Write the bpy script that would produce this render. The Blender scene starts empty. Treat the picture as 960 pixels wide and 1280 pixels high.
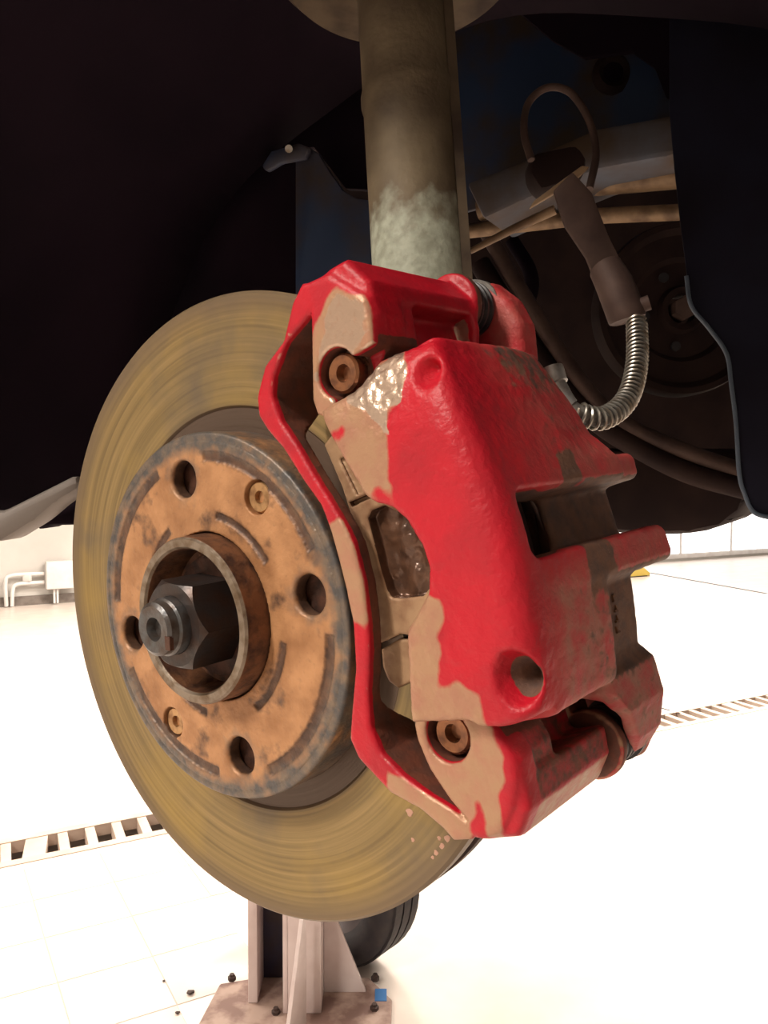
import bpy, bmesh, math, random
import numpy as np
from mathutils import Vector, Matrix
random.seed(4)
S = bpy.context.scene
COL = S.collection

# ------------------------------------------------------------------ camera
F = 1050.0                                   # focal length in pixels of a 960x1280 frame
PITCH = math.atan2(-40, F)
EYE = np.array([0, 0, 1.6])
cam = bpy.data.cameras.new('camera')
cam.sensor_fit = 'VERTICAL'; cam.sensor_height = 32.0; cam.lens = F / 1280 * 32.0
cam.clip_start = 0.01; cam.clip_end = 100
co = bpy.data.objects.new('camera', cam); COL.objects.link(co)
co.location = EYE; co.rotation_euler = (math.pi / 2 + PITCH, 0, 0)
S.camera = co

# ------------------------------------------------------------------ view, world, lamps
S.view_settings.view_transform = 'Standard'; S.view_settings.look = 'None'
S.view_settings.gamma = 1.0; S.view_settings.use_curve_mapping = False
S.view_settings.exposure = 0.0
wd = bpy.data.worlds.new('world'); S.world = wd; wd.use_nodes = True
wd.node_tree.nodes['Background'].inputs[0].default_value = (1.0, .97, .94, 1)
wd.node_tree.nodes['Background'].inputs[1].default_value = 0.25
YAW = math.radians(29.5)                       # the workshop's and the car's axes in plan
AX = np.array([math.cos(YAW), math.sin(YAW), 0]); BX = np.array([math.sin(YAW), -math.cos(YAW), 0])
LAMPS = [  # x, y along the room axes are plan coordinates; size, watts
    (-2.5, -1.5, 4.1, 1.8, .35, 230), (-4.2, 4.0, 4.2, 2.6, .5, 370), (2.3, 5.6, 4.2, 2.6, .5, 360),
    (-1.0, 8.0, 4.2, 2.6, .5, 360), (4.6, 8.2, 4.2, 2.6, .5, 360)]

# ------------------------------------------------------------------ frames
c_, s_ = math.cos(PITCH), math.sin(PITCH)
RX = np.array([1., 0, 0]); FW = np.array([0, c_, s_]); UP = np.array([0, -s_, c_])
C = np.array([-.0663, .3202, -.0522])        # hub face centre from the eye
AZ, EL = .6774, -.0555
W = np.array([-math.cos(EL) * math.sin(AZ), -math.cos(EL) * math.cos(AZ), math.sin(EL)])   # axle, outboard
U = np.cross([0, 0, 1], W); U /= np.linalg.norm(U); V = np.cross(W, U)
PHI = math.radians(18.5)
CR = math.cos(PHI) * U + math.sin(PHI) * V   # caliper: radial
CT = -math.sin(PHI) * U + math.cos(PHI) * V  # caliper: tangential
def ray(x, y): return FW + RX * (x - 480) / F + UP * (640 - y) / F
def hit(x, y, n, d, o=C):
    q = ray(x, y); return q * ((o @ n + d) / (q @ n))
def pw(x, y, w):                             # caliper (r,t) in mm of a sight line on the plane w (mm)
    P = hit(x, y, W, w / 1000) - C; return (P @ CR * 1000, P @ CT * 1000)
def pwd(x, y, w):                            # disc (u,v) in mm
    P = hit(x, y, W, w / 1000) - C; return (P @ U * 1000, P @ V * 1000)
def at(x, y, d): return Vector(EYE + ray(x, y) * d)          # world point at depth d
LAT = np.array([math.sin(YAW), math.cos(YAW), 0])            # car: inboard
FWD = np.array([-math.cos(YAW), math.sin(YAW), 0])           # car: forward (left in the photo)
def lat(x, y, L): return Vector(EYE + hit(x, y, LAT, L))     # world point on the plane L metres inboard of the hub
def floor_at(x, y):
    q = ray(x, y); t = -1.6 / q[2]; return Vector(EYE + q * t)
def frame_matrix(o, x, y, z):
    m = Matrix.Identity(4)
    for i in range(3):
        m[i][0], m[i][1], m[i][2], m[i][3] = x[i], y[i], z[i], o[i]
    return m
M_DISC = frame_matrix(EYE + C, U, V, W)
M_CAL = frame_matrix(EYE + C, CR, CT, W)
M_CAR = frame_matrix(EYE + C, -FWD, LAT, np.array([0, 0, 1.]))   # x rearwards, y inboard, z up

# ------------------------------------------------------------------ materials
def N(nt, t, **k):
    n = nt.nodes.new(t)
    for a, b in k.items(): setattr(n, a, b)
    return n
def mat(name, col, rough=.6, metal=0.0, col2=None, nscale=40, nlow=.4, nhigh=.65, bump=0.0, bscale=200, spec=.5, detail=6, extra=None, coat=0, stretch=None):
    m = bpy.data.materials.new(name); m.use_nodes = True; nt = m.node_tree
    b = nt.nodes['Principled BSDF']; L = nt.links.new
    b.inputs['Roughness'].default_value = rough; b.inputs['Metallic'].default_value = metal
    b.inputs['Specular IOR Level'].default_value = spec
    b.inputs['Coat Weight'].default_value = coat
    b.inputs['Base Color'].default_value = (*col, 1)
    tc = N(nt, 'ShaderNodeTexCoord'); vec = tc.outputs['Object']
    if stretch:
        mp = N(nt, 'ShaderNodeMapping'); mp.inputs['Scale'].default_value = stretch; L(vec, mp.inputs[0]); vec = mp.outputs[0]
    last = None
    if col2:
        n = N(nt, 'ShaderNodeTexNoise'); n.inputs['Scale'].default_value = nscale; n.inputs['Detail'].default_value = detail
        L(vec, n.inputs['Vector'])
        mr = N(nt, 'ShaderNodeMapRange'); mr.inputs[1].default_value = nlow; mr.inputs[2].default_value = nhigh
        L(n.outputs[0], mr.inputs[0])
        mx = N(nt, 'ShaderNodeMix', data_type='RGBA'); mx.inputs[6].default_value = (*col, 1); mx.inputs[7].default_value = (*col2, 1)
        L(mr.outputs[0], mx.inputs[0]); L(mx.outputs[2], b.inputs['Base Color']); last = mx.outputs[2]
    if bump:
        n2 = N(nt, 'ShaderNodeTexNoise'); n2.inputs['Scale'].default_value = bscale; n2.inputs['Detail'].default_value = 4
        L(vec, n2.inputs['Vector'])
        bp = N(nt, 'ShaderNodeBump'); bp.inputs['Strength'].default_value = bump; bp.inputs['Distance'].default_value = .001
        L(n2.outputs[0], bp.inputs['Height']); L(bp.outputs[0], b.inputs['Normal'])
    if extra: extra(nt, b, last, vec)
    return m
def attr_mix(attr, col, rough=None, metal=None, nscale=900, namp=0.0, wid=.1):
    """lay another coat (col) over the base where the mesh attribute is high"""
    def f(nt, b, last, vec):
        L = nt.links.new
        a = N(nt, 'ShaderNodeAttribute', attribute_name=attr)
        src = b.inputs['Base Color'].links[0].from_socket if b.inputs['Base Color'].links else None
        n = N(nt, 'ShaderNodeTexNoise'); n.inputs['Scale'].default_value = nscale; n.inputs['Detail'].default_value = 5
        L(vec, n.inputs['Vector'])
        mr = N(nt, 'ShaderNodeMath', operation='MULTIPLY_ADD'); mr.inputs[1].default_value = namp * 2; mr.inputs[2].default_value = -namp
        L(n.outputs[0], mr.inputs[0])
        ad = N(nt, 'ShaderNodeMath', operation='ADD', use_clamp=True); L(mr.outputs[0], ad.inputs[0]); L(a.outputs['Fac'], ad.inputs[1])
        r = N(nt, 'ShaderNodeMapRange'); r.inputs[1].default_value = .5 - wid; r.inputs[2].default_value = .5 + wid; L(ad.outputs[0], r.inputs[0])
        mx = N(nt, 'ShaderNodeMix', data_type='RGBA')
        if src: L(src, mx.inputs[6])
        else: mx.inputs[6].default_value = b.inputs['Base Color'].default_value
        if isinstance(col, tuple) and len(col) == 2:
            n3 = N(nt, 'ShaderNodeTexNoise'); n3.inputs['Scale'].default_value = 160; n3.inputs['Detail'].default_value = 6; L(vec, n3.inputs['Vector'])
            r3 = N(nt, 'ShaderNodeMapRange'); r3.inputs[1].default_value = .4; r3.inputs[2].default_value = .65; L(n3.outputs[0], r3.inputs[0])
            m3 = N(nt, 'ShaderNodeMix', data_type='RGBA'); m3.inputs[6].default_value = (*col[0], 1); m3.inputs[7].default_value = (*col[1], 1)
            L(r3.outputs[0], m3.inputs[0]); L(m3.outputs[2], mx.inputs[7])
        else: mx.inputs[7].default_value = (*col, 1)
        L(r.outputs[0], mx.inputs[0]); L(mx.outputs[2], b.inputs['Base Color'])
        for key, v in (('Roughness', rough), ('Metallic', metal)):
            if v is None: continue
            q = N(nt, 'ShaderNodeMix'); src = b.inputs[key].links[0].from_socket if b.inputs[key].links else None
            if src: L(src, q.inputs[2])
            else: q.inputs[2].default_value = b.inputs[key].default_value
            q.inputs[3].default_value = v; L(r.outputs[0], q.inputs[0]); L(q.outputs[0], b.inputs[key])
    return f
def soft_mix(attr, col, rough, nscale):
    def f(nt, b, last, vec):
        L = nt.links.new; a = N(nt, 'ShaderNodeAttribute', attribute_name=attr)
        n = N(nt, 'ShaderNodeTexNoise'); n.inputs['Scale'].default_value = nscale; n.inputs['Detail'].default_value = 7; L(vec, n.inputs['Vector'])
        r = N(nt, 'ShaderNodeMapRange'); r.inputs[1].default_value = .35; r.inputs[2].default_value = .62; r.inputs[3].default_value = .25; L(n.outputs[0], r.inputs[0])
        m = N(nt, 'ShaderNodeMath', operation='MULTIPLY'); L(r.outputs[0], m.inputs[0]); L(a.outputs['Fac'], m.inputs[1])
        mx = N(nt, 'ShaderNodeMix', data_type='RGBA'); L(b.inputs['Base Color'].links[0].from_socket, mx.inputs[6]); mx.inputs[7].default_value = (*col, 1)
        L(m.outputs[0], mx.inputs[0]); L(mx.outputs[2], b.inputs['Base Color'])
        q = N(nt, 'ShaderNodeMix'); q.inputs[2].default_value = b.inputs['Roughness'].default_value; q.inputs[3].default_value = rough; L(m.outputs[0], q.inputs[0]); L(q.outputs[0], b.inputs['Roughness'])
    return f
def chain(*fs):
    def g(nt, b, last, vec):
        for f in fs: f(nt, b, last, vec)
    return g
RED = (.49, .006, .020)
TAN = (.42, .245, .145); TAN2 = (.30, .16, .09)
M = {}
M['caliper'] = mat('red_caliper_paint', RED, .45, 0, (.40, .008, .020), 60, bump=.4, bscale=500, spec=.4,
    extra=chain(soft_mix('dust', (.36, .17, .13), .7, 130), attr_mix('grime_shade', ((.17, .085, .055), (.10, .06, .05)), .7, 0, 260, .45),
                attr_mix('bare', (TAN, (.40, .20, .13)), .42, .25, 260, .35, .2),
                attr_mix('shiny', (.55, .42, .33), .28, .75, 500, .2)))
M['carrier'] = mat('red_carrier_paint', RED, .45, 0, (.40, .009, .022), 90, bump=.3, bscale=500, spec=.4,
    extra=chain(attr_mix('grime_shade', ((.16, .05, .03), (.09, .04, .03)), .6, 0, 260, .3),
                attr_mix('bare', (TAN, (.42, .21, .135)), .42, .2, 260, .35, .2),
                attr_mix('shiny', (.50, .36, .27), .3, .7, 500, .2)))
M['rust'] = mat('rusty_steel', (.19, .082, .038), .6, .3, (.055, .024, .016), 150, bump=.4, bscale=500)
M['rim_steel'] = mat('worn_collar_rim', (.26, .21, .16), .45, .5, (.15, .10, .06), 200, bump=.3, bscale=500)
M['splash'] = mat('primer_spot', (.50, .28, .20), .5)
M['grout'] = mat('grout', (.50, .43, .39), .8)
M['lip'] = mat('blue_grey_lit_edge', (.055, .075, .105), .6)
M['rust_dark'] = mat('dark_rust', (.09, .035, .02), .55, .3, (.03, .014, .01), 150, bump=.4, bscale=400)
M['oily'] = mat('oily_dark_iron', (.13, .06, .032), .22, .35, (.06, .028, .02), 200, bump=.8, bscale=330)
M['nut'] = mat('blackened_steel', (.045, .038, .037), .35, .4, (.06, .032, .022), 120, bump=.15, bscale=500)
M['stub'] = mat('worn_steel', (.12, .125, .13), .35, .6, (.085, .065, .055), 200, bump=.2, bscale=600)
M['bolt'] = mat('oily_bolt', (.30, .13, .06), .25, .6, (.12, .05, .03), 220, bump=.2, bscale=500)
M['screw'] = mat('brassy_screw', (.50, .30, .14), .3, .7, (.25, .13, .06), 260, bump=.2, bscale=600)
M['pad_plate'] = mat('dusty_pad_plate', (.40, .25, .14), .5, .2, (.25, .13, .07), 120, bump=.25, bscale=500, extra=attr_mix('grime_shade', ((.15, .075, .045), (.085, .045, .03)), .22, .3, 300, .2))
M['lining'] = mat('pad_lining', (.06, .05, .045), .8, 0, (.10, .09, .07), 300, bump=.4, bscale=700)
M['rubber'] = mat('black_rubber', (.022, .02, .024), .45, 0, (.04, .035, .035), 120, bump=.2, bscale=300)
M['rubber_grey'] = mat('dusty_grey_rubber', (.20, .185, .165), .55, 0, (.09, .08, .075), 150, bump=.2, bscale=300)
M['spring'] = mat('spring_steel', (.42, .40, .36), .32, .8, (.26, .21, .16), 200)
M['fitting'] = mat('hose_fitting', (.42, .42, .42), .4, .5, (.25, .23, .2), 200)
M['strut'] = mat('dirty_strut_tube', (.19, .145, .088), .65, .15, (.075, .052, .032), 22, .38, .66, bump=.5, bscale=260,
    extra=attr_mix('scale', ((.40, .42, .33), (.28, .29, .22)), .7, 0, 90, .35))
M['strut_dark'] = mat('strut_bracket', (.11, .08, .052), .6, .2, (.045, .03, .022), 40, bump=.3, spec=.2)
M['liner'] = mat('black_liner_plastic', (.010, .005, .009), .8, 0, (.006, .003, .006), 9, bump=.3, bscale=60, spec=.06)
M['blue'] = mat('blue_body_paint', (.022, .042, .095), .6, 0, (.055, .035, .022), 14, .45, .62, bump=.15, bscale=120)
M['flap'] = mat('dark_blue_black_plastic', (.010, .010, .020), .7, 0, (.006, .004, .008), 12, bump=.2, bscale=90, spec=.12)
M['beam'] = mat('greyish_blue_rail', (.12, .13, .16), .65, .1, (.09, .058, .036), 16, .4, .65, bump=.2, spec=.25)
M['tanbar'] = mat('tan_dirty_tube', (.28, .18, .10), .6, .1, (.13, .075, .04), 60, bump=.3, bscale=200)
M['under'] = mat('brown_underbody', (.026, .014, .012), .75, .1, (.014, .007, .007), 20, bump=.3, bscale=120, spec=.15)
M['bracket'] = mat('brown_bracket', (.085, .052, .042), .65, .2, (.045, .026, .022), 40, bump=.2, spec=.25)
M['bumper'] = mat('dusty_grey_plastic', (.20, .17, .15), .6, 0, (.13, .105, .09), 12, bump=.1)
M['tile'] = mat('pale_floor_tile', (.74, .66, .60), .35, 0, (.64, .57, .52), 5, .35, .7)
M['wall'] = mat('workshop_wall', (.56, .54, .51), .8, 0, (.50, .48, .45), 1.5)
M['ceiling'] = mat('ceiling_white', (.75, .74, .72), .8)
M['white_paint'] = mat('white_paint', (.75, .73, .71), .45, 0, (.66, .62, .60), 6)
M['frame'] = mat('beige_channel_frame', (.60, .48, .40), .6, 0, (.50, .39, .32), 8)
M['black'] = mat('channel_pit', (.012, .01, .012), .8)
M['yellow'] = mat('yellow_plastic', (.75, .55, .12), .5)
M['joint'] = mat('floor_joint', (.06, .05, .05), .8)
M['lift_white'] = mat('lift_white_paint', (.72, .62, .60), .45, 0, (.60, .48, .46), 7)
M['lift_blue'] = mat('lift_blue_paint', (.028, .032, .075), .5, 0, (.045, .03, .03), 9)
M['plate'] = mat('dirty_base_plate', (.40, .29, .24), .7, 0, (.20, .12, .10), 14, .4, .6)
M['tyre'] = mat('tyre_rubber', (.022, .019, .022), .7, 0, (.035, .028, .028), 30, bump=.3, bscale=150)
M['rim'] = mat('wheel_rim', (.10, .08, .08), .5, .4)
M['debris'] = mat('dark_debris', (.05, .03, .025), .7)
M['bluebit'] = mat('blue_label', (.05, .18, .45), .5)
M['car'] = mat('dark_blue_car_paint', (.03, .05, .11), .35)
def emis(name, col, k):
    m = bpy.data.materials.new(name); m.use_nodes = True; b = m.node_tree.nodes['Principled BSDF']
    b.inputs['Base Color'].default_value = (*col, 1)
    b.inputs['Emission Color'].default_value = (*col, 1); b.inputs['Emission Strength'].default_value = k
    return m
M['glow'] = emis('white_glow', (1, 1, 1), 1.6)
M['tube'] = emis('lamp_tube', (1, .93, .85), 6)

# rotor: concentric yellow-olive wear
def rotor_extra(nt, b, last, vec):
    L = nt.links.new
    sx = N(nt, 'ShaderNodeSeparateXYZ'); L(vec, sx.inputs[0])
    r2 = N(nt, 'ShaderNodeVectorMath', operation='LENGTH')
    fl = N(nt, 'ShaderNodeCombineXYZ'); L(sx.outputs[0], fl.inputs[0]); L(sx.outputs[1], fl.inputs[1]); L(fl.outputs[0], r2.inputs[0])
    an = N(nt, 'ShaderNodeMath', operation='ARCTAN2'); L(sx.outputs[1], an.inputs[0]); L(sx.outputs[0], an.inputs[1])
    cb = N(nt, 'ShaderNodeCombineXYZ')
    mr = N(nt, 'ShaderNodeMath', operation='MULTIPLY'); mr.inputs[1].default_value = 620; L(r2.outputs['Value'], mr.inputs[0])
    L(mr.outputs[0], cb.inputs[0])
    ca = N(nt, 'ShaderNodeMath', operation='COSINE'); sa = N(nt, 'ShaderNodeMath', operation='SINE'); L(an.outputs[0], ca.inputs[0]); L(an.outputs[0], sa.inputs[0])
    m1 = N(nt, 'ShaderNodeMath', operation='MULTIPLY'); m1.inputs[1].default_value = .9; L(ca.outputs[0], m1.inputs[0])
    m2 = N(nt, 'ShaderNodeMath', operation='MULTIPLY'); m2.inputs[1].default_value = .9; L(sa.outputs[0], m2.inputs[0])
    L(m1.outputs[0], cb.inputs[1]); L(m2.outputs[0], cb.inputs[2])
    n = N(nt, 'ShaderNodeTexNoise'); n.inputs['Scale'].default_value = 1.0; n.inputs['Detail'].default_value = 5; L(cb.outputs[0], n.inputs['Vector'])
    cr = N(nt, 'ShaderNodeValToRGB'); e = cr.color_ramp.elements
    e[0].position = .33; e[0].color = (.180, .122, .050, 1); e[1].position = .68; e[1].color = (.31, .212, .088, 1)
    k = e.new(.50); k.color = (.245, .170, .066, 1)
    L(n.outputs[0], cr.inputs[0])
    # bigger blotches: yellow stain and blue-grey heat marks
    n2 = N(nt, 'ShaderNodeTexNoise'); n2.inputs['Scale'].default_value = 22; n2.inputs['Detail'].default_value = 4; L(vec, n2.inputs['Vector'])
    r3 = N(nt, 'ShaderNodeMapRange'); r3.inputs[1].default_value = .45; r3.inputs[2].default_value = .68; r3.inputs[4].default_value = .5; L(n2.outputs[0], r3.inputs[0])
    mx = N(nt, 'ShaderNodeMix', data_type='RGBA'); mx.inputs[7].default_value = (.40, .262, .058, 1); L(r3.outputs[0], mx.inputs[0]); L(cr.outputs[0], mx.inputs[6])
    n4 = N(nt, 'ShaderNodeTexNoise'); n4.inputs['Scale'].default_value = 17; n4.inputs['Detail'].default_value = 5
    off = N(nt, 'ShaderNodeVectorMath', operation='ADD'); off.inputs[1].default_value = (3, 7, 1); L(vec, off.inputs[0]); L(off.outputs[0], n4.inputs['Vector'])
    r4 = N(nt, 'ShaderNodeMapRange'); r4.inputs[1].default_value = .54; r4.inputs[2].default_value = .74; r4.inputs[4].default_value = .75; L(n4.outputs[0], r4.inputs[0])
    mx2 = N(nt, 'ShaderNodeMix', data_type='RGBA'); mx2.inputs[7].default_value = (.10, .085, .075, 1); L(r4.outputs[0], mx2.inputs[0]); L(mx.outputs[2], mx2.inputs[6])
    # rusty unswept inner ring and dark outer lip
    ri = N(nt, 'ShaderNodeMapRange'); ri.inputs[1].default_value = .0815; ri.inputs[2].default_value = .0795; L(r2.outputs['Value'], ri.inputs[0])
    mx3 = N(nt, 'ShaderNodeMix', data_type='RGBA'); mx3.inputs[7].default_value = (.10, .065, .045, 1); L(ri.outputs[0], mx3.inputs[0]); L(mx2.outputs[2], mx3.inputs[6])
    ro = N(nt, 'ShaderNodeMapRange'); ro.inputs[1].default_value = .1125; ro.inputs[2].default_value = .1205; ro.inputs[4].default_value = .8; L(r2.outputs['Value'], ro.inputs[0])
    mx4 = N(nt, 'ShaderNodeMix', data_type='RGBA'); mx4.inputs[7].default_value = (.15, .105, .065, 1); L(ro.outputs[0], mx4.inputs[0]); L(mx3.outputs[2], mx4.inputs[6])
    L(mx4.outputs[2], b.inputs['Base Color'])
    bp = N(nt, 'ShaderNodeBump'); bp.inputs['Strength'].default_value = .3; bp.inputs['Distance'].default_value = .0006
    L(n.outputs[0], bp.inputs['Height']); L(bp.outputs[0], b.inputs['Normal'])
M['rotor'] = mat('worn_disc_iron', (.2, .16, .07), .5, .25, extra=rotor_extra)
M['rotor_edge'] = mat('disc_edge_rust', (.085, .05, .04), .7, .1, (.05, .03, .028), 150, bump=.5, bscale=300)
M['hat'] = mat('rusty_hat', (.52, .27, .125), .5, .25, (.33, .155, .065), 70, .38, .66, bump=.35, bscale=520,
    extra=chain(attr_mix('dark', ((.075, .042, .03), (.15, .08, .048)), .5, .3, 420, .42, .3),
                attr_mix('steel', ((.095, .09, .088), (.20, .15, .11)), .45, .35, 240, .35, .3)))

# ------------------------------------------------------------------ mesh helpers
def link(name, me, m, parent=None, matrix=None, smooth=True):
    o = bpy.data.objects.new(name, me); COL.objects.link(o)
    if m is not None:
        me.materials.append(m) if len(me.materials) == 0 else None
    if smooth: me.shade_smooth()
    if parent is not None: o.parent = parent
    if matrix is not None: o.matrix_local = matrix
    return o
def tag(o, label=None, cat=None, group=None, kind=None):
    if label: o['label'] = label
    if cat: o['category'] = cat
    if group: o['group'] = group
    if kind: o['kind'] = kind
    return o
def thing(name, label, cat, matrix=None, loc=None, group=None):
    o = bpy.data.objects.new(name, None); COL.objects.link(o); o.empty_display_size = .02
    if matrix is not None: o.matrix_world = matrix
    if loc is not None: o.location = loc
    return tag(o, label, cat, group)
def pydata(name, v, f):
    me = bpy.data.meshes.new(name); me.from_pydata([tuple(map(float, p)) for p in v], [], [tuple(map(int, q)) for q in f]); me.update(); return me
def auto(me, deg=35):
    try: me.set_sharp_from_angle(angle=math.radians(deg))
    except Exception: pass
def lathe(name, prof, seg=96, close=True, ang=30):
    """prof: (radius, z) closed loop (mm)"""
    v = []; f = []; n = len(prof)
    for i in range(seg):
        a = 2 * math.pi * i / seg
        for r, z in prof: v.append((r * math.cos(a) / 1000, r * math.sin(a) / 1000, z / 1000))
    for i in range(seg):
        j = (i + 1) % seg
        for k in range(n if close else n - 1):
            l = (k + 1) % n; f.append((i * n + k, j * n + k, j * n + l, i * n + l))
    me = pydata(name, v, f)
    bm = bmesh.new(); bm.from_mesh(me); bmesh.ops.remove_doubles(bm, verts=bm.verts, dist=1e-7)
    bmesh.ops.recalc_face_normals(bm, faces=bm.faces); bm.to_mesh(me); bm.free(); me.shade_smooth(); auto(me, ang)
    return me
def prism(name, pts, z0, z1, bevel=0, seg=2, scale=.001):
    bm = bmesh.new(); vs = [bm.verts.new((x * scale, y * scale, z0 * scale)) for x, y in pts]
    fc = bm.faces.new(vs); ex = bmesh.ops.extrude_face_region(bm, geom=[fc])
    bmesh.ops.translate(bm, verts=[g for g in ex['geom'] if isinstance(g, bmesh.types.BMVert)], vec=(0, 0, (z1 - z0) * scale))
    bmesh.ops.recalc_face_normals(bm, faces=bm.faces)
    if bevel: bmesh.ops.bevel(bm, geom=bm.edges[:], offset=bevel * scale, segments=seg, affect='EDGES', profile=.5)
    me = bpy.data.meshes.new(name); bm.to_mesh(me); bm.free(); me.shade_smooth(); auto(me, 30); return me
def box(name, x0, x1, y0, y1, z0, z1, bevel=0): # metres
    return prism(name, [(x0, y0), (x1, y0), (x1, y1), (x0, y1)], z0, z1, bevel, 2, 1.0)
def spline(P, n=16):
    P = [np.array(p, float) for p in P]; P = [2 * P[0] - P[1]] + P + [2 * P[-1] - P[-2]]; out = []
    for i in range(1, len(P) - 2):
        a, b, c, d = P[i - 1:i + 3]
        for k in range(n):
            t = k / n
            out.append(.5 * (2 * b + (c - a) * t + (2 * a - 5 * b + 4 * c - d) * t * t + (3 * b - a - 3 * c + d) * t ** 3))
    out.append(P[-2]); return np.array(out)
def frames(P):
    T = np.gradient(P, axis=0); T /= np.linalg.norm(T, axis=1)[:, None]
    n = np.cross(T[0], [0, 0, 1.]) if abs(T[0][2]) < .9 else np.cross(T[0], [1., 0, 0]); n /= np.linalg.norm(n); A = [n]
    for t in T[1:]:
        n = n - t * (n @ t); n /= np.linalg.norm(n); A.append(n)
    A = np.array(A); return T, A, np.cross(T, A)
def tube(name, P, rad, seg=12, cap=True):
    P = np.array([tuple(p) for p in P], float); T, A, B = frames(P); n = len(P)
    R = np.full(n, rad) if np.isscalar(rad) else np.array(rad)
    v = []; f = []
    for i in range(n):
        for k in range(seg):
            a = 2 * math.pi * k / seg; v.append(P[i] + R[i] * (math.cos(a) * A[i] + math.sin(a) * B[i]))
    for i in range(n - 1):
        for k in range(seg):
            l = (k + 1) % seg; f.append((i * seg + k, i * seg + l, (i + 1) * seg + l, (i + 1) * seg + k))
    if cap:
        f.append(tuple(range(seg))[::-1]); f.append(tuple((n - 1) * seg + k for k in range(seg)))
    me = pydata(name, v, f); me.shade_smooth(); auto(me, 50); return me
def slab(name, pts, thick, direction, bevel=0):
    """polygon of world points given a thickness along a direction"""
    d = Vector(direction).normalized() * thick
    bm = bmesh.new(); vs = [bm.verts.new(p) for p in pts]; fc = bm.faces.new(vs)
    ex = bmesh.ops.extrude_face_region(bm, geom=[fc]); bmesh.ops.translate(bm, verts=[g for g in ex['geom'] if isinstance(g, bmesh.types.BMVert)], vec=d)
    bmesh.ops.recalc_face_normals(bm, faces=bm.faces)
    if bevel: bmesh.ops.bevel(bm, geom=bm.edges[:], offset=bevel, segments=2, affect='EDGES', profile=.5)
    me = bpy.data.meshes.new(name); bm.to_mesh(me); bm.free(); me.shade_smooth(); auto(me, 35); return me
def own(me, o0):
    """shift a world-space mesh so that its object can sit at o0"""
    me.transform(Matrix.Translation(-Vector(o0))); return me

# ------------------------------------------------------------------ distance fields to cast shapes
def grid(lo, hi, h):
    ax = [np.arange(a, b + h, h, dtype=np.float32) for a, b in zip(lo, hi)]
    return ax, h
def poly2(pts, X, Y):
    """signed distance to polygon on broadcast 2D grids (negative inside)"""
    pts = np.array(pts, np.float32); d = np.full(np.broadcast(X, Y).shape, 1e9, np.float32); ins = np.zeros(d.shape, bool)
    for i in range(len(pts)):
        a = pts[i]; b = pts[(i + 1) % len(pts)]; e = b - a
        wx = X - a[0]; wy = Y - a[1]; t = np.clip((wx * e[0] + wy * e[1]) / (e @ e + 1e-9), 0, 1)
        d = np.minimum(d, (wx - e[0] * t) ** 2 + (wy - e[1] * t) ** 2)
        c = ((a[1] > Y) != (b[1] > Y)) & (X < (b[0] - a[0]) * (Y - a[1]) / ((b[1] - a[1]) or 1e-9) + a[0]); ins ^= c
    d = np.sqrt(d); return np.where(ins, -d, d)
def smax(a, b, k):
    h = np.clip(.5 - .5 * (b - a) / k, 0, 1); return b * (1 - h) + a * h + k * h * (1 - h)
def smin(a, b, k): return -smax(-a, -b, k)
def extr(d2, Z, z0, z1, k=1.5): return smax(d2, np.maximum(z0 - Z, Z - z1), k)
def boxd(X, Y, Z, x0, x1, y0, y1, z0, z1, rad=2.0):
    qx = np.abs(X - (x0 + x1) / 2) - (x1 - x0) / 2 + rad; qy = np.abs(Y - (y0 + y1) / 2) - (y1 - y0) / 2 + rad; qz = np.abs(Z - (z0 + z1) / 2) - (z1 - z0) / 2 + rad
    return np.sqrt(np.maximum(qx, 0) ** 2 + np.maximum(qy, 0) ** 2 + np.maximum(qz, 0) ** 2) + np.minimum(np.maximum(np.maximum(qx, qy), qz), 0) - rad
def cyl(X, Y, Z, cx, cy, r, z0, z1, k=1.0): return smax(np.sqrt((X - cx) ** 2 + (Y - cy) ** 2) - r, np.maximum(z0 - Z, Z - z1), k)
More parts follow.
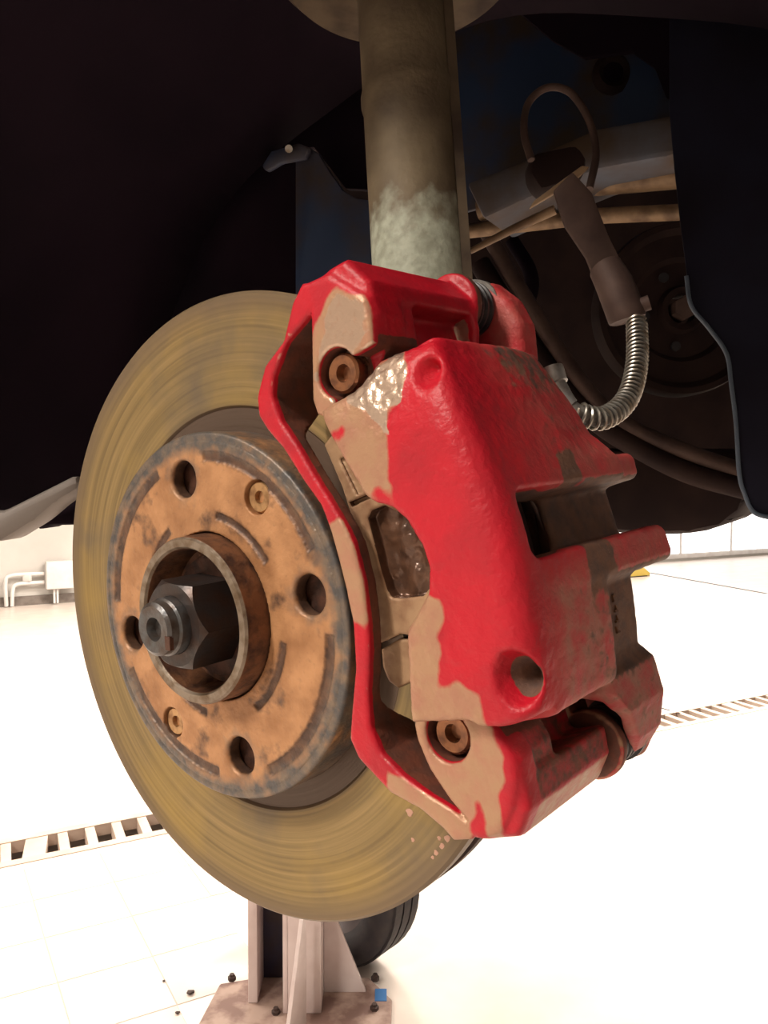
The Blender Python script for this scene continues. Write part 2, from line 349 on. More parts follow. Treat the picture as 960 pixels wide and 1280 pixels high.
def surface(name, f, ax, h):
    f = f.astype(np.float32); s = f < 0
    cs = np.zeros(tuple(n - 1 for n in f.shape), np.int8)
    for o in np.ndindex(2, 2, 2): cs += s[o[0]:o[0] + cs.shape[0], o[1]:o[1] + cs.shape[1], o[2]:o[2] + cs.shape[2]]
    act = (cs > 0) & (cs < 8); idx = np.argwhere(act); num = np.full(act.shape, -1, np.int64); num[act] = np.arange(len(idx))
    acc = np.zeros((len(idx), 3)); cnt = np.zeros(len(idx))
    for o in np.ndindex(2, 2, 2):
        for a in range(3):
            if o[a]: continue
            p = list(o); p[a] = 1
            f0 = f[idx[:, 0] + o[0], idx[:, 1] + o[1], idx[:, 2] + o[2]]; f1 = f[idx[:, 0] + p[0], idx[:, 1] + p[1], idx[:, 2] + p[2]]
            m = (f0 < 0) != (f1 < 0); t = np.where(m, f0 / np.where(m, f0 - f1, 1), 0)
            q = np.repeat(np.array([o], float), len(idx), 0); q[:, a] += t; acc += q * m[:, None]; cnt += m
    v = (idx + acc / cnt[:, None]) * h + np.array([a[0] for a in ax])
    F_ = []
    for a in range(3):
        b, c = (a + 1) % 3, (a + 2) % 3
        sl0 = [slice(None)] * 3; sl1 = [slice(None)] * 3; sl0[a] = slice(0, -1); sl1[a] = slice(1, None)
        e = np.argwhere(s[tuple(sl0)] != s[tuple(sl1)])
        e = e[(e[:, b] > 0) & (e[:, c] > 0) & (e[:, b] < f.shape[b] - 1) & (e[:, c] < f.shape[c] - 1)]
        def cell(db, dc):
            q = e.copy(); q[:, b] -= db; q[:, c] -= dc; return num[q[:, 0], q[:, 1], q[:, 2]]
        q = np.stack([cell(1, 1), cell(0, 1), cell(0, 0), cell(1, 0)], 1)
        flip = ~s[e[:, 0], e[:, 1], e[:, 2]]; q[flip] = q[flip][:, ::-1]; F_.append(q)
    F_ = np.concatenate(F_)
    me = bpy.data.meshes.new(name); me.vertices.add(len(v)); me.vertices.foreach_set('co', (v / 1000).astype(np.float32).ravel())
    me.loops.add(len(F_) * 4); me.loops.foreach_set('vertex_index', F_.astype(np.int32).ravel())
    me.polygons.add(len(F_)); me.polygons.foreach_set('loop_start', np.arange(0, len(F_) * 4, 4, dtype=np.int32))
    me.update(calc_edges=True); me.validate(); me.shade_smooth()
    nrm = np.zeros(len(v) * 3, np.float32); me.vertices.foreach_get('normal', nrm)
    return me, v, nrm.reshape(-1, 3)
def edges_of(me):
    e = np.zeros(len(me.edges) * 2, np.int32); me.edges.foreach_get('vertices', e); return e.reshape(-1, 2)
def nb_mean(me, val, e=None):
    e = edges_of(me) if e is None else e; val = np.asarray(val, float); n = len(me.vertices)
    s = np.zeros((n,) + val.shape[1:]); c = np.bincount(e.ravel(), minlength=n).astype(float)
    for a, b in ((0, 1), (1, 0)):
        if val.ndim == 1: s += np.bincount(e[:, a], weights=val[e[:, b]], minlength=n)
        else:
            for k in range(val.shape[1]): s[:, k] += np.bincount(e[:, a], weights=val[e[:, b], k], minlength=n)
    return s / np.maximum(c, 1).reshape((-1,) + (1,) * (val.ndim - 1))
def convex(me, v, nr):
    e = edges_of(me); c = -np.sum((nb_mean(me, v, e) - v) * nr, axis=1)
    for _ in range(2): c = .5 * c + .5 * nb_mean(me, c, e)
    return c
def set_attr(me, name, val, it=0):
    if it:
        e = edges_of(me)
        for _ in range(it): val = .4 * np.asarray(val, float) + .6 * nb_mean(me, val, e)
    a = me.attributes.new(name, 'FLOAT', 'POINT'); a.data.foreach_set('value', np.clip(val, 0, 1).astype(np.float32))
def soft(d, w=1.5): return np.clip(.5 - d / (2 * w), 0, 1)
_rg = np.random.RandomState(7)
_NT = _rg.rand(32, 32, 32).astype(np.float32)
def vnoise(P, sc):
    q = P * sc; i = np.floor(q).astype(int); f = q - i; f = f * f * (3 - 2 * f); o = 0
    for d in np.ndindex(2, 2, 2):
        wgt = np.prod(np.where(np.array(d), f, 1 - f), axis=-1); o = o + wgt * _NT[(i[..., 0] + d[0]) % 32, (i[..., 1] + d[1]) % 32, (i[..., 2] + d[2]) % 32]
    return o
# ------------------------------------------------------------------ the workshop
YAW_M = Matrix.Rotation(YAW, 4, 'Z')
def room(p): return (p[0] * AX[0] + p[1] * AX[1], -(p[0] * BX[0] + p[1] * BX[1]))       # world -> (s along the wall, d away from the eye)
def px_of(s, d, z=0):
    P = AX * s - BX * d + np.array([0, 0, z]) - EYE; y = P @ FW; return 480 + F * (P @ RX) / y, 640 - F * (P @ UP) / y, y
S0, S1, D0, D1, ZC = -7.0, 21.0, -6.0, room(floor_at(40, 756))[1], 4.6
ca, cb = room(floor_at(95, 1032))[1], room(floor_at(95, 1066))[1]        # drain channel: far and near edge
def struct(name, me, m, parent=None):
    o = link(name, me, m, parent, YAW_M if parent is None else None, smooth=False)
    if parent is None: o['kind'] = 'structure'
    return o
# floor in two slabs joined into one mesh, the drain channel let in between them
bm = bmesh.new()
for (a, b, z0, z1) in ((D0, cb, -.25, 0), (ca, D1, -.25, 0), (cb, ca, -.25, -.12)):
    v = [bm.verts.new(p) for p in ((S0, a, z0), (S1, a, z0), (S1, b, z0), (S0, b, z0), (S0, a, z1), (S1, a, z1), (S1, b, z1), (S0, b, z1))]
    for q in ((3, 2, 1, 0), (4, 5, 6, 7), (0, 1, 5, 4), (1, 2, 6, 5), (2, 3, 7, 6), (3, 0, 4, 7)): bm.faces.new([v[i] for i in q])
me = bpy.data.meshes.new('floor'); bm.to_mesh(me); bm.free()
floor = struct('floor', me, M['tile'])
struct('wall_back', box('wall_back', S0, S1, D1, D1 + .2, 0, ZC), M['wall'])
struct('wall_front', box('wall_front', S0, S1, D0 - .2, D0, 0, ZC), M['wall'])
struct('wall_left', box('wall_left', S0 - .2, S0, D0, D1, 0, ZC), M['wall'])
struct('wall_right', box('wall_right', S1, S1 + .2, D0, D1, 0, ZC), M['wall'])
struct('ceiling', box('ceiling', S0, S1, D0, D1, ZC, ZC + .1), M['ceiling'])
struct('baseboard_back', box('baseboard_back', S0, 3.0, D1 - .02, D1, 0, .12), M['bumper'])
# added glowing band that whitens the far right; no window known there
wn = struct('glow_band', box('glow_band', 7.2, 20.8, D1 - .03, D1 - .005, .05, 3.2), M['white_paint'])
for k in range(9):
    struct('pane', box('pane', 7.3 + 1.5 * k, 8.7 + 1.5 * k, D1 - .05, D1 - .031, .15, 3.1), M['glow'], wn)
# tiles that can be told apart in the lower left corner
T_ = .30; o_s, o_d = room(floor_at(72, 1229))
tm = box('tile', .0022, T_ - .0022, .0022, T_ - .0022, 0, .0018, .0004)
gm = box('grout', 0, T_, 0, T_, 0, .0004)
for i in range(-6, 9):
    for j in range(-5, 6):
        s, d = o_s + i * T_, o_d + j * T_
        if d + T_ > cb - .02: continue
        x, y, q = px_of(s + .15, d + .15)
        if -60 < x < 300 and 1040 < y < 1400:
            link('grout', gm, M['grout'], floor, Matrix.Translation((s, d, 0)), smooth=False)
            o = link('tile', tm, M['tile'], floor, Matrix.Translation((s, d, 0)), smooth=False)
# drain channel: frame rails and cross bars
ch = thing('drain_channel', 'beige drain channel with dark slots sunk in the pale floor', 'drain', YAW_M)
link('frame_rail', box('rail', S0 + .2, S1 - .2, cb, cb + .05, -.05, .004), M['frame'], ch, smooth=False)
link('frame_rail', box('rail', S0 + .2, S1 - .2, ca - .05, ca, -.05, .004), M['frame'], ch, smooth=False)
link('pit', box('pit', S0 + .2, S1 - .2, cb + .01, ca - .01, -.119, -.10), M['black'], ch, smooth=False)
bmh = prism('cross_bar', [(-.032, 0), (.022, 0), (.032, .0), (.045, .0)][:0] or [(-.03, cb + .045), (.012, cb + .045), (.03, ca - .045), (-.012, ca - .045)], -.06, .0, 0, 1, 1.0)
k = 0; s = -1.2
while s < 7.5:
    wide = abs((s + 5.37) % 1.15) < .1
    link('cross_bar', bmh, M['frame'], ch, Matrix.Translation((s, 0, 0)) @ (Matrix.Diagonal((2.2, 1, 1, 1)) if wide else Matrix.Identity(4)), smooth=False); s += .118
# floor seams and the little yellow thing far away on the right
def floor_line(x0, y0, x1, y1, w, name, label):
    a, b = floor_at(x0, y0), floor_at(x1, y1); d = (b - a); n = Vector((-d.y, d.x, 0)).normalized() * w / 2
    o = link(name, own(slab(name, [a + n, b + n, b - n, a - n], .003, (0, 0, 1)), a), M['joint'], smooth=False); o.location = a
    return tag(o, label, 'seam')
floor_line(812, 716, 958, 742, .045, 'floor_seam', 'long thin dark seam running across the far floor at right')
floor_line(826, 885, 850, 892, .016, 'floor_seam', 'short dark seam beside the far end of the drain at right')
p = floor_at(797, 720)
yo = thing('wheel_chock', 'small yellow object on the far floor beside the caliper', 'chock', Matrix.Translation(p) @ YAW_M)
link('body', prism('b', [(-.22, 0), (.22, 0), (.22, .05), (.05, .16), (-.22, .16)], -.07, .07, .01, 1, 1.0), M['yellow'], yo, Matrix.Rotation(math.pi / 2, 4, 'X'))
link('base', box('bb', -.3, .12, -.1, .1, 0, .012), M['debris'], yo)
# white box heater and pipes at the foot of the back wall, left
def wall_pt(x, y, off=0): return Vector(EYE + hit(x, y, -BX, D1 - off, np.zeros(3)))
def wl(x, y): p = wall_pt(x, y); return room(p)[0], p.z
x0, zt = wl(55, 701); x1, zb = wl(92, 733)
wb = thing('wall_heater', 'white box on legs at the foot of the far left wall', 'heater', YAW_M @ Matrix.Translation((x0, D1 - .14, 0)))
link('housing', box('h', 0, x1 - x0, -.05, .1, zb, zt, .015), M['white_paint'], wb)
for xx in (66, 70):
    s, z = wl(xx, 740); link('leg', box('l', s - x0 - .012, s - x0 + .012, 0, .03, .02, zb + .01), M['white_paint'], wb)
for nm, pts, lab in (('heating_pipe', [(8, 758), (7, 728), (12, 720), (30, 718), (55, 717)], 'upper white pipe bending down from the wall heater'),
                     ('heating_pipe', [(15, 758), (16, 738), (20, 731), (36, 729), (55, 728)], 'lower white pipe bending down from the wall heater')):
    P = spline([wall_pt(*q, off=.09) for q in pts], 6); a = P[-1].copy()
    o = link(nm, own(tube(nm, P, .024, 10), a), M['white_paint']); o.location = a; tag(o, lab, 'pipe')
o = link('pipe_valve', own(box('v', -.05, .05, -.03, .03, -.05, .05, .012), (0, 0, 0)), M['white_paint']); o.location = wall_pt(34, 722, .09); tag(o, 'white valve block joining the two heating pipes', 'valve')
# unseen ceiling lamps: key from upper left, the rest added to whiten the floor
for i, (x, y, z, lx, ly, watt) in enumerate(LAMPS):
    fx = thing('ceiling_lamp', 'unseen long ceiling tube lamp, number %s of the row' % 'one two three four five six seven eight nine'.split()[i], 'lamp', Matrix.Translation((x, y, z)) @ YAW_M, group='workshop ceiling lamps')
    fx['label'] = 'unseen long white ceiling tube lamp hanging above the workshop floor'
    link('housing', box('h', -lx / 2, lx / 2, -ly / 2, ly / 2, .03, .09), M['white_paint'], fx)
    link('stem', box('h', -.02, .02, -.02, .02, .09, ZC - z), M['white_paint'], fx)
    l = bpy.data.lights.new('lamp_light', 'AREA'); l.shape = 'RECTANGLE'; l.size = lx; l.size_y = ly; l.energy = watt; l.color = (1, .90, .79)
    lo = bpy.data.objects.new('lamp_light', l); COL.objects.link(lo); lo.parent = fx; lo.location = (0, 0, .02)

# lift column, base plate, spare wheel
def P2(x, y): return floor_at(x, y)
base = P2(362, 1262)
lc = thing('lift_column', 'white and dark blue lift column standing behind the brake disc', 'lift', Matrix.Translation(base))
k = base.y / F                                   # metres per pixel there
def bxp(name, xa, xb, ya, yb, m, z1=2.35, z0=.02, **kw):
    return link(name, box(name, (xa - 362) * k, (xb - 362) * k, ya, yb, z0, z1, .003), m, lc)
bxp('left_flange', 309, 321, .0, .16, M['lift_white'])
bxp('web', 319, 360, .13, .16, M['lift_blue'])
bxp('right_flange', 356, 362, -.05, .15, M['lift_white'])
bxp('face', 362, 404, -.05, .0, M['lift_white'])
bxp('side', 398, 404, .0, .15, M['lift_white'])
bxp('carriage', 349, 356, -.02, .10, M['lift_white'], 2.3, .45)
link('gusset', prism('g', [(0, 0), (.13, 0), (.02, .32), (0, .32)], -.006, .006, .001, 1, 1.0), M['lift_white'], lc, Matrix.Translation((.055, -.10, .02)) @ Matrix.Rotation(math.radians(70), 4, 'Z') @ Matrix.Rotation(math.pi / 2, 4, 'X') @ Matrix.Rotation(math.pi, 4, 'Y'))
link('gusset', prism('g', [(0, 0), (.13, 0), (.02, .28), (0, .28)], -.006, .006, .001, 1, 1.0), M['lift_white'], lc, Matrix.Translation((.10, .06, .02)) @ Matrix.Rotation(math.pi / 2, 4, 'X'))
cbp = [(-.28, -.30), (.30, -.30), (.31, .02), (.24, .13), (-.02, .16), (-.23, .10)]
link('base_plate', prism('bp', cbp, 0, .02, .004, 1, 1.0), M['plate'], lc)
for (x, y) in ((290, 1232), (469, 1232), (468, 1270), (345, 1275)):
    q = floor_at(x, y) - base
    b = link('anchor_bolt', lathe('ab', [(0, 18), (13, 18), (13, 30), (8, 31), (8, 38), (0, 38)], 6), M['debris'], lc, Matrix.Translation((q.x, q.y, 0)))
q = floor_at(476, 1252) - base
link('label', box('lb', -.018, .018, -.03, .03, .02, .022), M['bluebit'], lc, Matrix.Translation((q.x, q.y, 0)))
for (x, y, s) in ((238, 1243, .012), (296, 1256, .010), (205, 1228, .005), (222, 1268, .007)):
    bmz = bmesh.new(); bmesh.ops.create_icosphere(bmz, subdivisions=2, radius=s)
    for v in bmz.verts: v.co *= random.uniform(.7, 1.2); v.co.z = v.co.z * .4 + s * .3
    me = bpy.data.meshes.new('crumb'); bmz.to_mesh(me); bmz.free()
    o = link('dirt_crumb', me, M['debris']); o.location = floor_at(x, y) + Vector((0, 0, .004))
    tag(o, {238: 'dark crumb of dirt left of the lift base plate', 296: 'dark crumb of dirt close against the lift base plate', 205: 'tiny dark crumb farthest left of the lift base', 222: 'small dark crumb nearest the bottom of the picture'}[x], 'dirt')
# wheel standing behind the column
wp = floor_at(424, 1192); RW = .285
wh = thing('spare_wheel', 'black car tyre standing on the floor behind the lift column', 'wheel', Matrix.Translation((wp.x, wp.y, RW)) @ Matrix.Rotation(math.radians(-38), 4, 'Z') @ Matrix.Rotation(math.pi / 2, 4, 'X'))
R = RW * 1000
link('tyre', lathe('tyre', [(178, 70), (200, 92), (230, 98), (258, 92), (276, 78), (R, 50), (R, -50), (276, -78), (258, -92), (230, -98), (200, -92), (178, -70)], 72, ang=60), M['tyre'], wh)
tb = box('tread_block', -.017, .017, -.021, .021, -.004, .0035)
for i in range(44):
    a = 2 * math.pi * i / 44
    for j, z in enumerate((-.044, 0, .044)):
        link('tread_block', tb, M['tyre'], wh, Matrix.Rotation(a + j * .05, 4, 'Z') @ Matrix.Translation((RW, 0, z)) @ Matrix.Rotation(math.pi / 2, 4, 'Y'), smooth=False)
link('rim', lathe('rim', [(60, 20), (150, 30), (172, 62), (182, 72), (182, 60), (172, 40), (172, -70), (160, -70), (160, 10), (60, 5)], 48), M['rim'], wh)
# ------------------------------------------------------------------ brake disc
disc = thing('brake_disc', 'rusty vented brake disc with worn yellowish friction face', 'brake disc', M_DISC)
RO = 123.6
ring = link('friction_ring', lathe('ring', [(69, -17.2), (79.5, -17.0), (80.5, -16), (118.5, -16), (119.5, -15.6), (122.4, -15.7), (RO, -17), (RO, -22.5), (69, -22.5)], 256, ang=25), M['rotor'], disc)
link('inner_friction_ring', lathe('ring2', [(69, -29.5), (RO, -29.5), (RO, -35), (122.4, -36), (69, -36)], 200), M['rotor_edge'], disc)
vm = box('vane', .078, .122, -.002, .002, -.0298, -.0222)
for i in range(40): link('vane', vm, M['rotor_edge'], disc, Matrix.Rotation(2 * math.pi * i / 40, 4, 'Z'), smooth=False)
# hat, carved from a distance field
h = .65; RH = 70.5
ax, h = grid((-73, -73, -19), (73, 73, 2), h)
X = ax[0][:, None, None]; Y = ax[1][None, :, None]; Z = ax[2][None, None, :]
RR = np.sqrt(X * X + Y * Y)
d = smax(RR - RH, Z, 1.6); d = np.maximum(d, -17.5 - Z)
d = np.maximum(d, -np.maximum(np.maximum(RR - 65, Z + 6.5), -99))          # hollow behind the face
d = np.maximum(d, 32.6 - RR)                                               # centre bore
BR = 1.8085
bolts = [(54 * math.cos(BR - k * math.pi / 2), 54 * math.sin(BR - k * math.pi / 2)) for k in range(4)]
for bx, by in bolts:
    q = np.sqrt((X - bx) ** 2 + (Y - by) ** 2); d = np.maximum(d, -(q - 7.2)); d = np.maximum(d, -(q - 7.2 - np.clip(Z + 1.0, 0, 3)))
screws = [pwd(320, 622, 0), pwd(216, 903, 0)]
for sx, sy in screws:
    q = np.sqrt((X - sx) ** 2 + (Y - sy) ** 2); d = np.maximum(d, -np.maximum(q - 6.3, -3.4 - Z))
TH = np.arctan2(Y, X)
def arc(r0, a0, a1, wd):                                                   # distance to an arc track
    am = (a0 + a1) / 2; ha = (a1 - a0) / 2; dd = (TH - am + math.pi) % (2 * math.pi) - math.pi
    return np.maximum(np.abs(RR - r0) - wd, (np.abs(dd) - ha) * r0)
ARCS = []
for k in range(4):
    a = BR - k * math.pi / 2
    ARCS.append((61.5, a - math.pi / 2 + .24, a - .24, 2.0)); ARCS.append((39.2, a - math.pi / 2 + .38, a - .38, 1.5))
am = np.full(np.broadcast(X, Y).shape, 99., np.float32)
for A_ in ARCS: am = np.minimum(am, arc(*A_)[..., 0:1])
d = np.maximum(d, -np.maximum(am, -.8 - Z))
d = np.maximum(d, -np.maximum(np.abs(RR - 67.2) - .35, -.5 - Z))
me, v, nr = surface('hat', d, ax, h)
r = np.hypot(v[:, 0], v[:, 1]); th = np.arctan2(v[:, 1], v[:, 0])
dk = np.zeros(len(v))
for (r0, a0, a1, wd) in ARCS:
    dd = (th - (a0 + a1) / 2 + math.pi) % (2 * math.pi) - math.pi
    dk = np.maximum(dk, soft(np.maximum(np.abs(r - r0) - wd, (np.abs(dd) - (a1 - a0) / 2) * r0) - .2, 1.0) * .86)
nz = vnoise(v, .11) * .6 + vnoise(v + 50, .3) * .4
dk = np.maximum(dk, np.clip((nz - .60) * 2.2, 0, .5))
for bx, by in bolts:
    q = np.hypot(v[:, 0] - bx, v[:, 1] - by); dk = np.maximum(dk, np.where(v[:, 2] < -1.2, soft(q - 7.9, .5), 0) * .8)
dk = np.where((v[:, 2] < -1.6) & (r > 68), .5 + (nz - .5) * .6, dk)
set_attr(me, 'dark', dk + .12, 2)
st = np.clip((r - 59.5) / 7, 0, 1) * .85 + (nz - .5) * .5
for bx, by in bolts:
    q = np.hypot(v[:, 0] - bx, v[:, 1] - by); st = np.maximum(st, np.clip(1 - (q - 6) / 9, 0, 1) * .55 + (nz - .5) * .5)
wall = (v[:, 2] < -1.6) & (r > 68); st = np.where(v[:, 2] < -1.6, np.where(wall, .55 + (nz - .5), .1), st)
set_attr(me, 'steel', st, 2)
link('hat', me, M['hat'], disc)
for sx, sy in screws:
    scr = link('retaining_screw', lathe('screw', [(2.0, -2.4), (2.4, -1.6), (5.2, -1.5), (5.7, -2.1), (5.7, -6), (0, -6), (0, -4.2), (2.0, -4.2)], 40), M['screw'], disc, Matrix.Translation((sx / 1000, sy / 1000, 0)))

# overspray spots on the friction face
for k, (x, y, s) in enumerate(((512, 1016, 1.5), (516, 1050, .8), (545, 1066, 1.0), (553, 1058, 1.2), (541, 1072, .7), (560, 1049, 1.4), (549, 1048, .8))):
    a_, b_ = pwd(x, y, -16)
    bms = bmesh.new(); bmesh.ops.create_icosphere(bms, subdivisions=2, radius=s / 1000)
    for q in bms.verts: q.co.x *= 1 + .3 * math.sin(3 * math.atan2(q.co.y, q.co.x) + k); q.co.z *= .12
    ms = bpy.data.meshes.new('splash'); bms.to_mesh(ms); bms.free()
    link('paint_spot', ms, M['splash'], disc, Matrix.Translation((a_ / 1000, b_ / 1000, -.0160)))

# ------------------------------------------------------------------ wheel hub, axle stub and nut
hub = thing('wheel_hub', 'rusty wheel hub collar with hexagonal axle nut in the disc centre', 'wheel hub', M_DISC)
sg = link('spigot', lathe('spigot', [(27.2, 9.3), (27.6, 9.8), (31.2, 9.8), (31.6, 9.4), (32.2, -8), (20, -9), (19, -6), (26.8, -5)], 128), M['rust'], hub)
link('spigot_rim', lathe('rim', [(27.3, 9.5), (28.0, 10.5), (30.8, 10.5), (31.5, 9.5)], 128), M['rim_steel'], sg)
fl = lathe('flange', [(22, -7.0), (64, -7.0), (64, -15.5), (22, -15.5)], 96)
link('flange', fl, M['rust_dark'], hub)
ns = M_NUT = None
AF = 15.4
cr_ = AF / math.cos(math.pi / 6)
def hexnut(af, z0, z1, ch, bore):
    v = []; f = []; n = 96; rows = []
    hexr = lambda a: af / math.cos(((a + math.pi / 6) % (math.pi / 3)) - math.pi / 6)
    for (zz, kk) in ((z0, 1.0), (z1 - ch, 1.0), (z1, None), (z1, bore / af), (z0, bore / af)):
        row = []
        for i in range(n):
            a = 2 * math.pi * i / n; r = hexr(a)
            if kk is None: r = min(r, af * 1.0)
            elif kk < .99: r = bore
            z = zz
            if zz == z1 - ch: z = z1 - max(0, (r - af) * .9)
            row.append(len(v)); v.append((r * math.cos(a) / 1000, r * math.sin(a) / 1000, z / 1000))
        rows.append(row)
    for q in range(5):
        a_, b_ = rows[q], rows[(q + 1) % 5]
        for i in range(n): f.append((a_[i], a_[(i + 1) % n], b_[(i + 1) % n], b_[i]))
    me = pydata('nut', v, f); bm = bmesh.new(); bm.from_mesh(me); bmesh.ops.remove_doubles(bm, verts=bm.verts, dist=1e-6); bmesh.ops.recalc_face_normals(bm, faces=bm.faces); bm.to_mesh(me); bm.free(); me.shade_smooth(); auto(me, 22); return me
link('axle_nut', hexnut(AF, -6, 18.0, 2, 10.9), M['nut'], hub, Matrix.Rotation(math.radians(26), 4, 'Z'))
link('nut_washer', lathe('wash', [(12, -6), (24, -6), (23.5, -2.5), (12, -2.5)], 64), M['rust_dark'], hub)
link('axle_stub', lathe('stub', [(0, 23.0), (3.4, 23.0), (4.4, 26.2), (8.4, 26.6), (9.8, 25.6), (9.9, 22.4), (10.7, 21.6), (10.7, -20), (0, -20)], 64), M['stub'], hub)
link('stub_notch', box('notch', .0068, .0096, -.0065, -.0015, .0250, .0267), M['rust_dark'], hub)

# ------------------------------------------------------------------ caliper carrier
def PL(pts, w): return [pw(x, y, w) for x, y in pts]
BAND_IN = [(376, 354), (364, 379), (353, 426), (330, 457), (320, 495), (322, 520), (334, 539), (353, 561), (378, 601), (400, 632), (412, 664), (422, 700), (431, 737), (440, 780), (443, 836), (438, 892), (436, 924), (447, 949), (487, 992), (525, 1013), (552, 1036), (566, 1052)]
BAND_OUT = [(590, 1051), (584, 1030), (562, 1011), (537, 996), (503, 971), (475, 942), (462, 911), (459, 867), (461, 814), (459, 774), (453, 727), (441, 680), (432, 660), (416, 632), (391, 592), (369, 554), (350, 526), (339, 495), (341, 470), (356, 429), (387, 392), (396, 352)]
band = PL(BAND_IN + BAND_OUT, 14)
EAR_U = PL([(377, 355), (410, 342), (456, 371), (462, 400), (466, 428), (456, 446), (446, 486), (432, 516), (410, 524), (395, 518), (389, 500), (387, 390)], 14)
EAR_L = PL([(515, 903), (520, 926), (535, 962), (560, 1000), (583, 1026), (588, 1048), (602, 1050), (625, 1042), (640, 1010), (644, 975), (640, 950), (628, 928), (618, 912), (600, 880), (540, 880)], 14)
ARM_U = [(100, 84), (111, 86.5), (118, 86), (124, 76), (123.5, 66), (121, 60), (104, 60)]
ARM_L = [(107, -87), (118, -87), (124, -80), (126, -66), (122, -57), (106, -57), (101, -76)]
BOLT_U = pw(420, 466, 14); BOLT_L = pw(558, 921, 14)
PIN = [(114.5, 78.5), (115.5, -78)]
ax, h = grid((58, -95, -70), (132, 93, 17), .8)
X = ax[0][:, None, None]; Y = ax[1][None, :, None]; Z = ax[2][None, None, :]; X2, Y2 = X[..., 0], Y[..., 0]
e3 = lambda q: q[..., None]
zl = np.clip((56 - np.abs(Y)) / 14, 0, 1); zl = -8 + 15 * zl * zl * (3 - 2 * zl)
d = smax(e3(poly2(band, X2, Y2)), np.maximum(zl - Z, Z - 14), 1.4)
eu = extr(e3(poly2(EAR_U, X2, Y2)), Z, -9, 14, 1.8)
el = extr(e3(poly2(EAR_L, X2, Y2)), Z, -9, 14, 1.8)
d = np.minimum(d, eu); d = np.minimum(d, el)
au = extr(e3(poly2(ARM_U, X2, Y2)), Z, -46, 12, 3); al = extr(e3(poly2(ARM_L, X2, Y2)), Z, -42, 12, 3)
al = smax(al, -boxd(X, Y, Z, 113, 140, -71, -40, -60, 4, 2), 1.5)
au = smax(au, -boxd(X, Y, Z, 115, 140, 40, 71, -42, -2, 2), 1.5)
d = smin(d, au, 2.0); d = smin(d, al, 2.0)
for (cx, cy) in PIN: d = smin(d, cyl(X, Y, Z, cx, cy, 11.6, -49, -44, 2), 2)
# inboard beam behind the disc
d = np.minimum(d, boxd(X, Y, Z, 84, 112, -84, 84, -60, -42, 4))
RR = np.sqrt((X) ** 2 + (Y) ** 2)
d = np.maximum(d, -np.maximum(RR - 127.5, np.abs(Z + 26) - 15.5))          # clears the disc
d = smax(d, -cyl(X, Y, Z, BOLT_U[0], BOLT_U[1], 7.6, 5.5, 40, .8), .8)
d = smax(d, -cyl(X, Y, Z, BOLT_L[0], BOLT_L[1], 7.6, 5.5, 40, .8), .8)
d = smax(d, -boxd(X, Y, Z, BOLT_U[0] - 4, BOLT_U[0] + 40, BOLT_U[1] - 20, BOLT_U[1] + 2, 6, 40, .5), .8)
d = np.maximum(d, boxd(X, Y, Z, 50, 140, -94, 92, -69, 16, .1))
me, v, nr = surface('carrier', d, ax, h)
def wob(P, a=1.6, sc=.22): return (vnoise(P, sc) - .5) * 2 * a
wv = v + np.stack([wob(v), wob(v + 31), 0 * v[:, 0]], 1)
def inpoly(px, w, soften=.9): return soft(poly2(PL(px, w), wv[:, 0].astype(np.float32), wv[:, 1].astype(np.float32)), soften)
front = np.clip((nr[:, 2] - .35) / .3, 0, 1)
B_UP = [(420, 362), (452, 366), (470, 420), (465, 450), (440, 530), (380, 530), (385, 440), (392, 410), (405, 385)]
B_MID = [(395, 668), (428, 640), (455, 650), (475, 786), (452, 780), (430, 776), (420, 720)]
B_LOW = [(508, 895), (590, 898), (616, 904), (617, 925), (628, 940), (634, 972), (632, 985), (625, 1000), (626, 1060), (606, 1060), (603, 1020), (598, 1000), (590, 1002), (592, 1045), (583, 1056), (545, 1052), (480, 1000), (484, 960), (505, 975), (520, 985), (535, 992), (520, 960), (515, 930)]
bare = np.maximum.reduce([inpoly(B_UP, 14), inpoly(B_MID, 14), inpoly(B_LOW, 14)]) * front * (v[:, 2] > 8)
bare = np.maximum(bare, np.where((v[:, 1] < -80) & (v[:, 2] < 6), .62, 0))
bare = np.maximum(bare, np.where((v[:, 1] < -50) & (v[:, 2] < -41), .8, 0))
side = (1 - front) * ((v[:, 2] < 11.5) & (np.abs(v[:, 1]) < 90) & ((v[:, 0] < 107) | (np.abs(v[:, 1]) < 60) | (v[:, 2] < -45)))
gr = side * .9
gr = np.maximum(gr, np.where((v[:, 1] < -50) & (v[:, 2] < 5) & (v[:, 1] > -80), .55, 0))  # shaded upper face of the lower arm, darkened through the mask
for b_ in (BOLT_U, BOLT_L): gr = np.maximum(gr, np.where((np.hypot(v[:, 0] - b_[0], v[:, 1] - b_[1]) < 8.2) & (v[:, 2] < 12.5), 1, 0))
bare = np.where(gr > .8, 0, bare)
rp = np.minimum(*[np.hypot(v[:, 0] - a_, v[:, 1] - b_) for a_, b_ in PIN]); ringf = (v[:, 2] < -41) & (rp < 10.7) & (v[:, 1] < 0); bare = np.where(ringf, 0, bare); gr = np.where(ringf, .9, gr)
cv = convex(me, v, nr); edge = np.clip((cv - .05) * 14, 0, 1) * (v[:, 2] > 2) * np.clip(vnoise(v, .35) * 2.2 - .5, 0, 1)
set_attr(me, 'bare', bare, 3); set_attr(me, 'grime_shade', gr, 2)
set_attr(me, 'shiny', inpoly([(424, 366), (450, 370), (462, 420), (440, 448), (400, 448), (402, 400)], 14) * front * .62 + edge * .75)
carrier = thing('caliper_carrier', 'red painted caliper carrier arching over the outer disc face', 'brake part', M_CAL)
link('frame', me, M['carrier'], carrier)
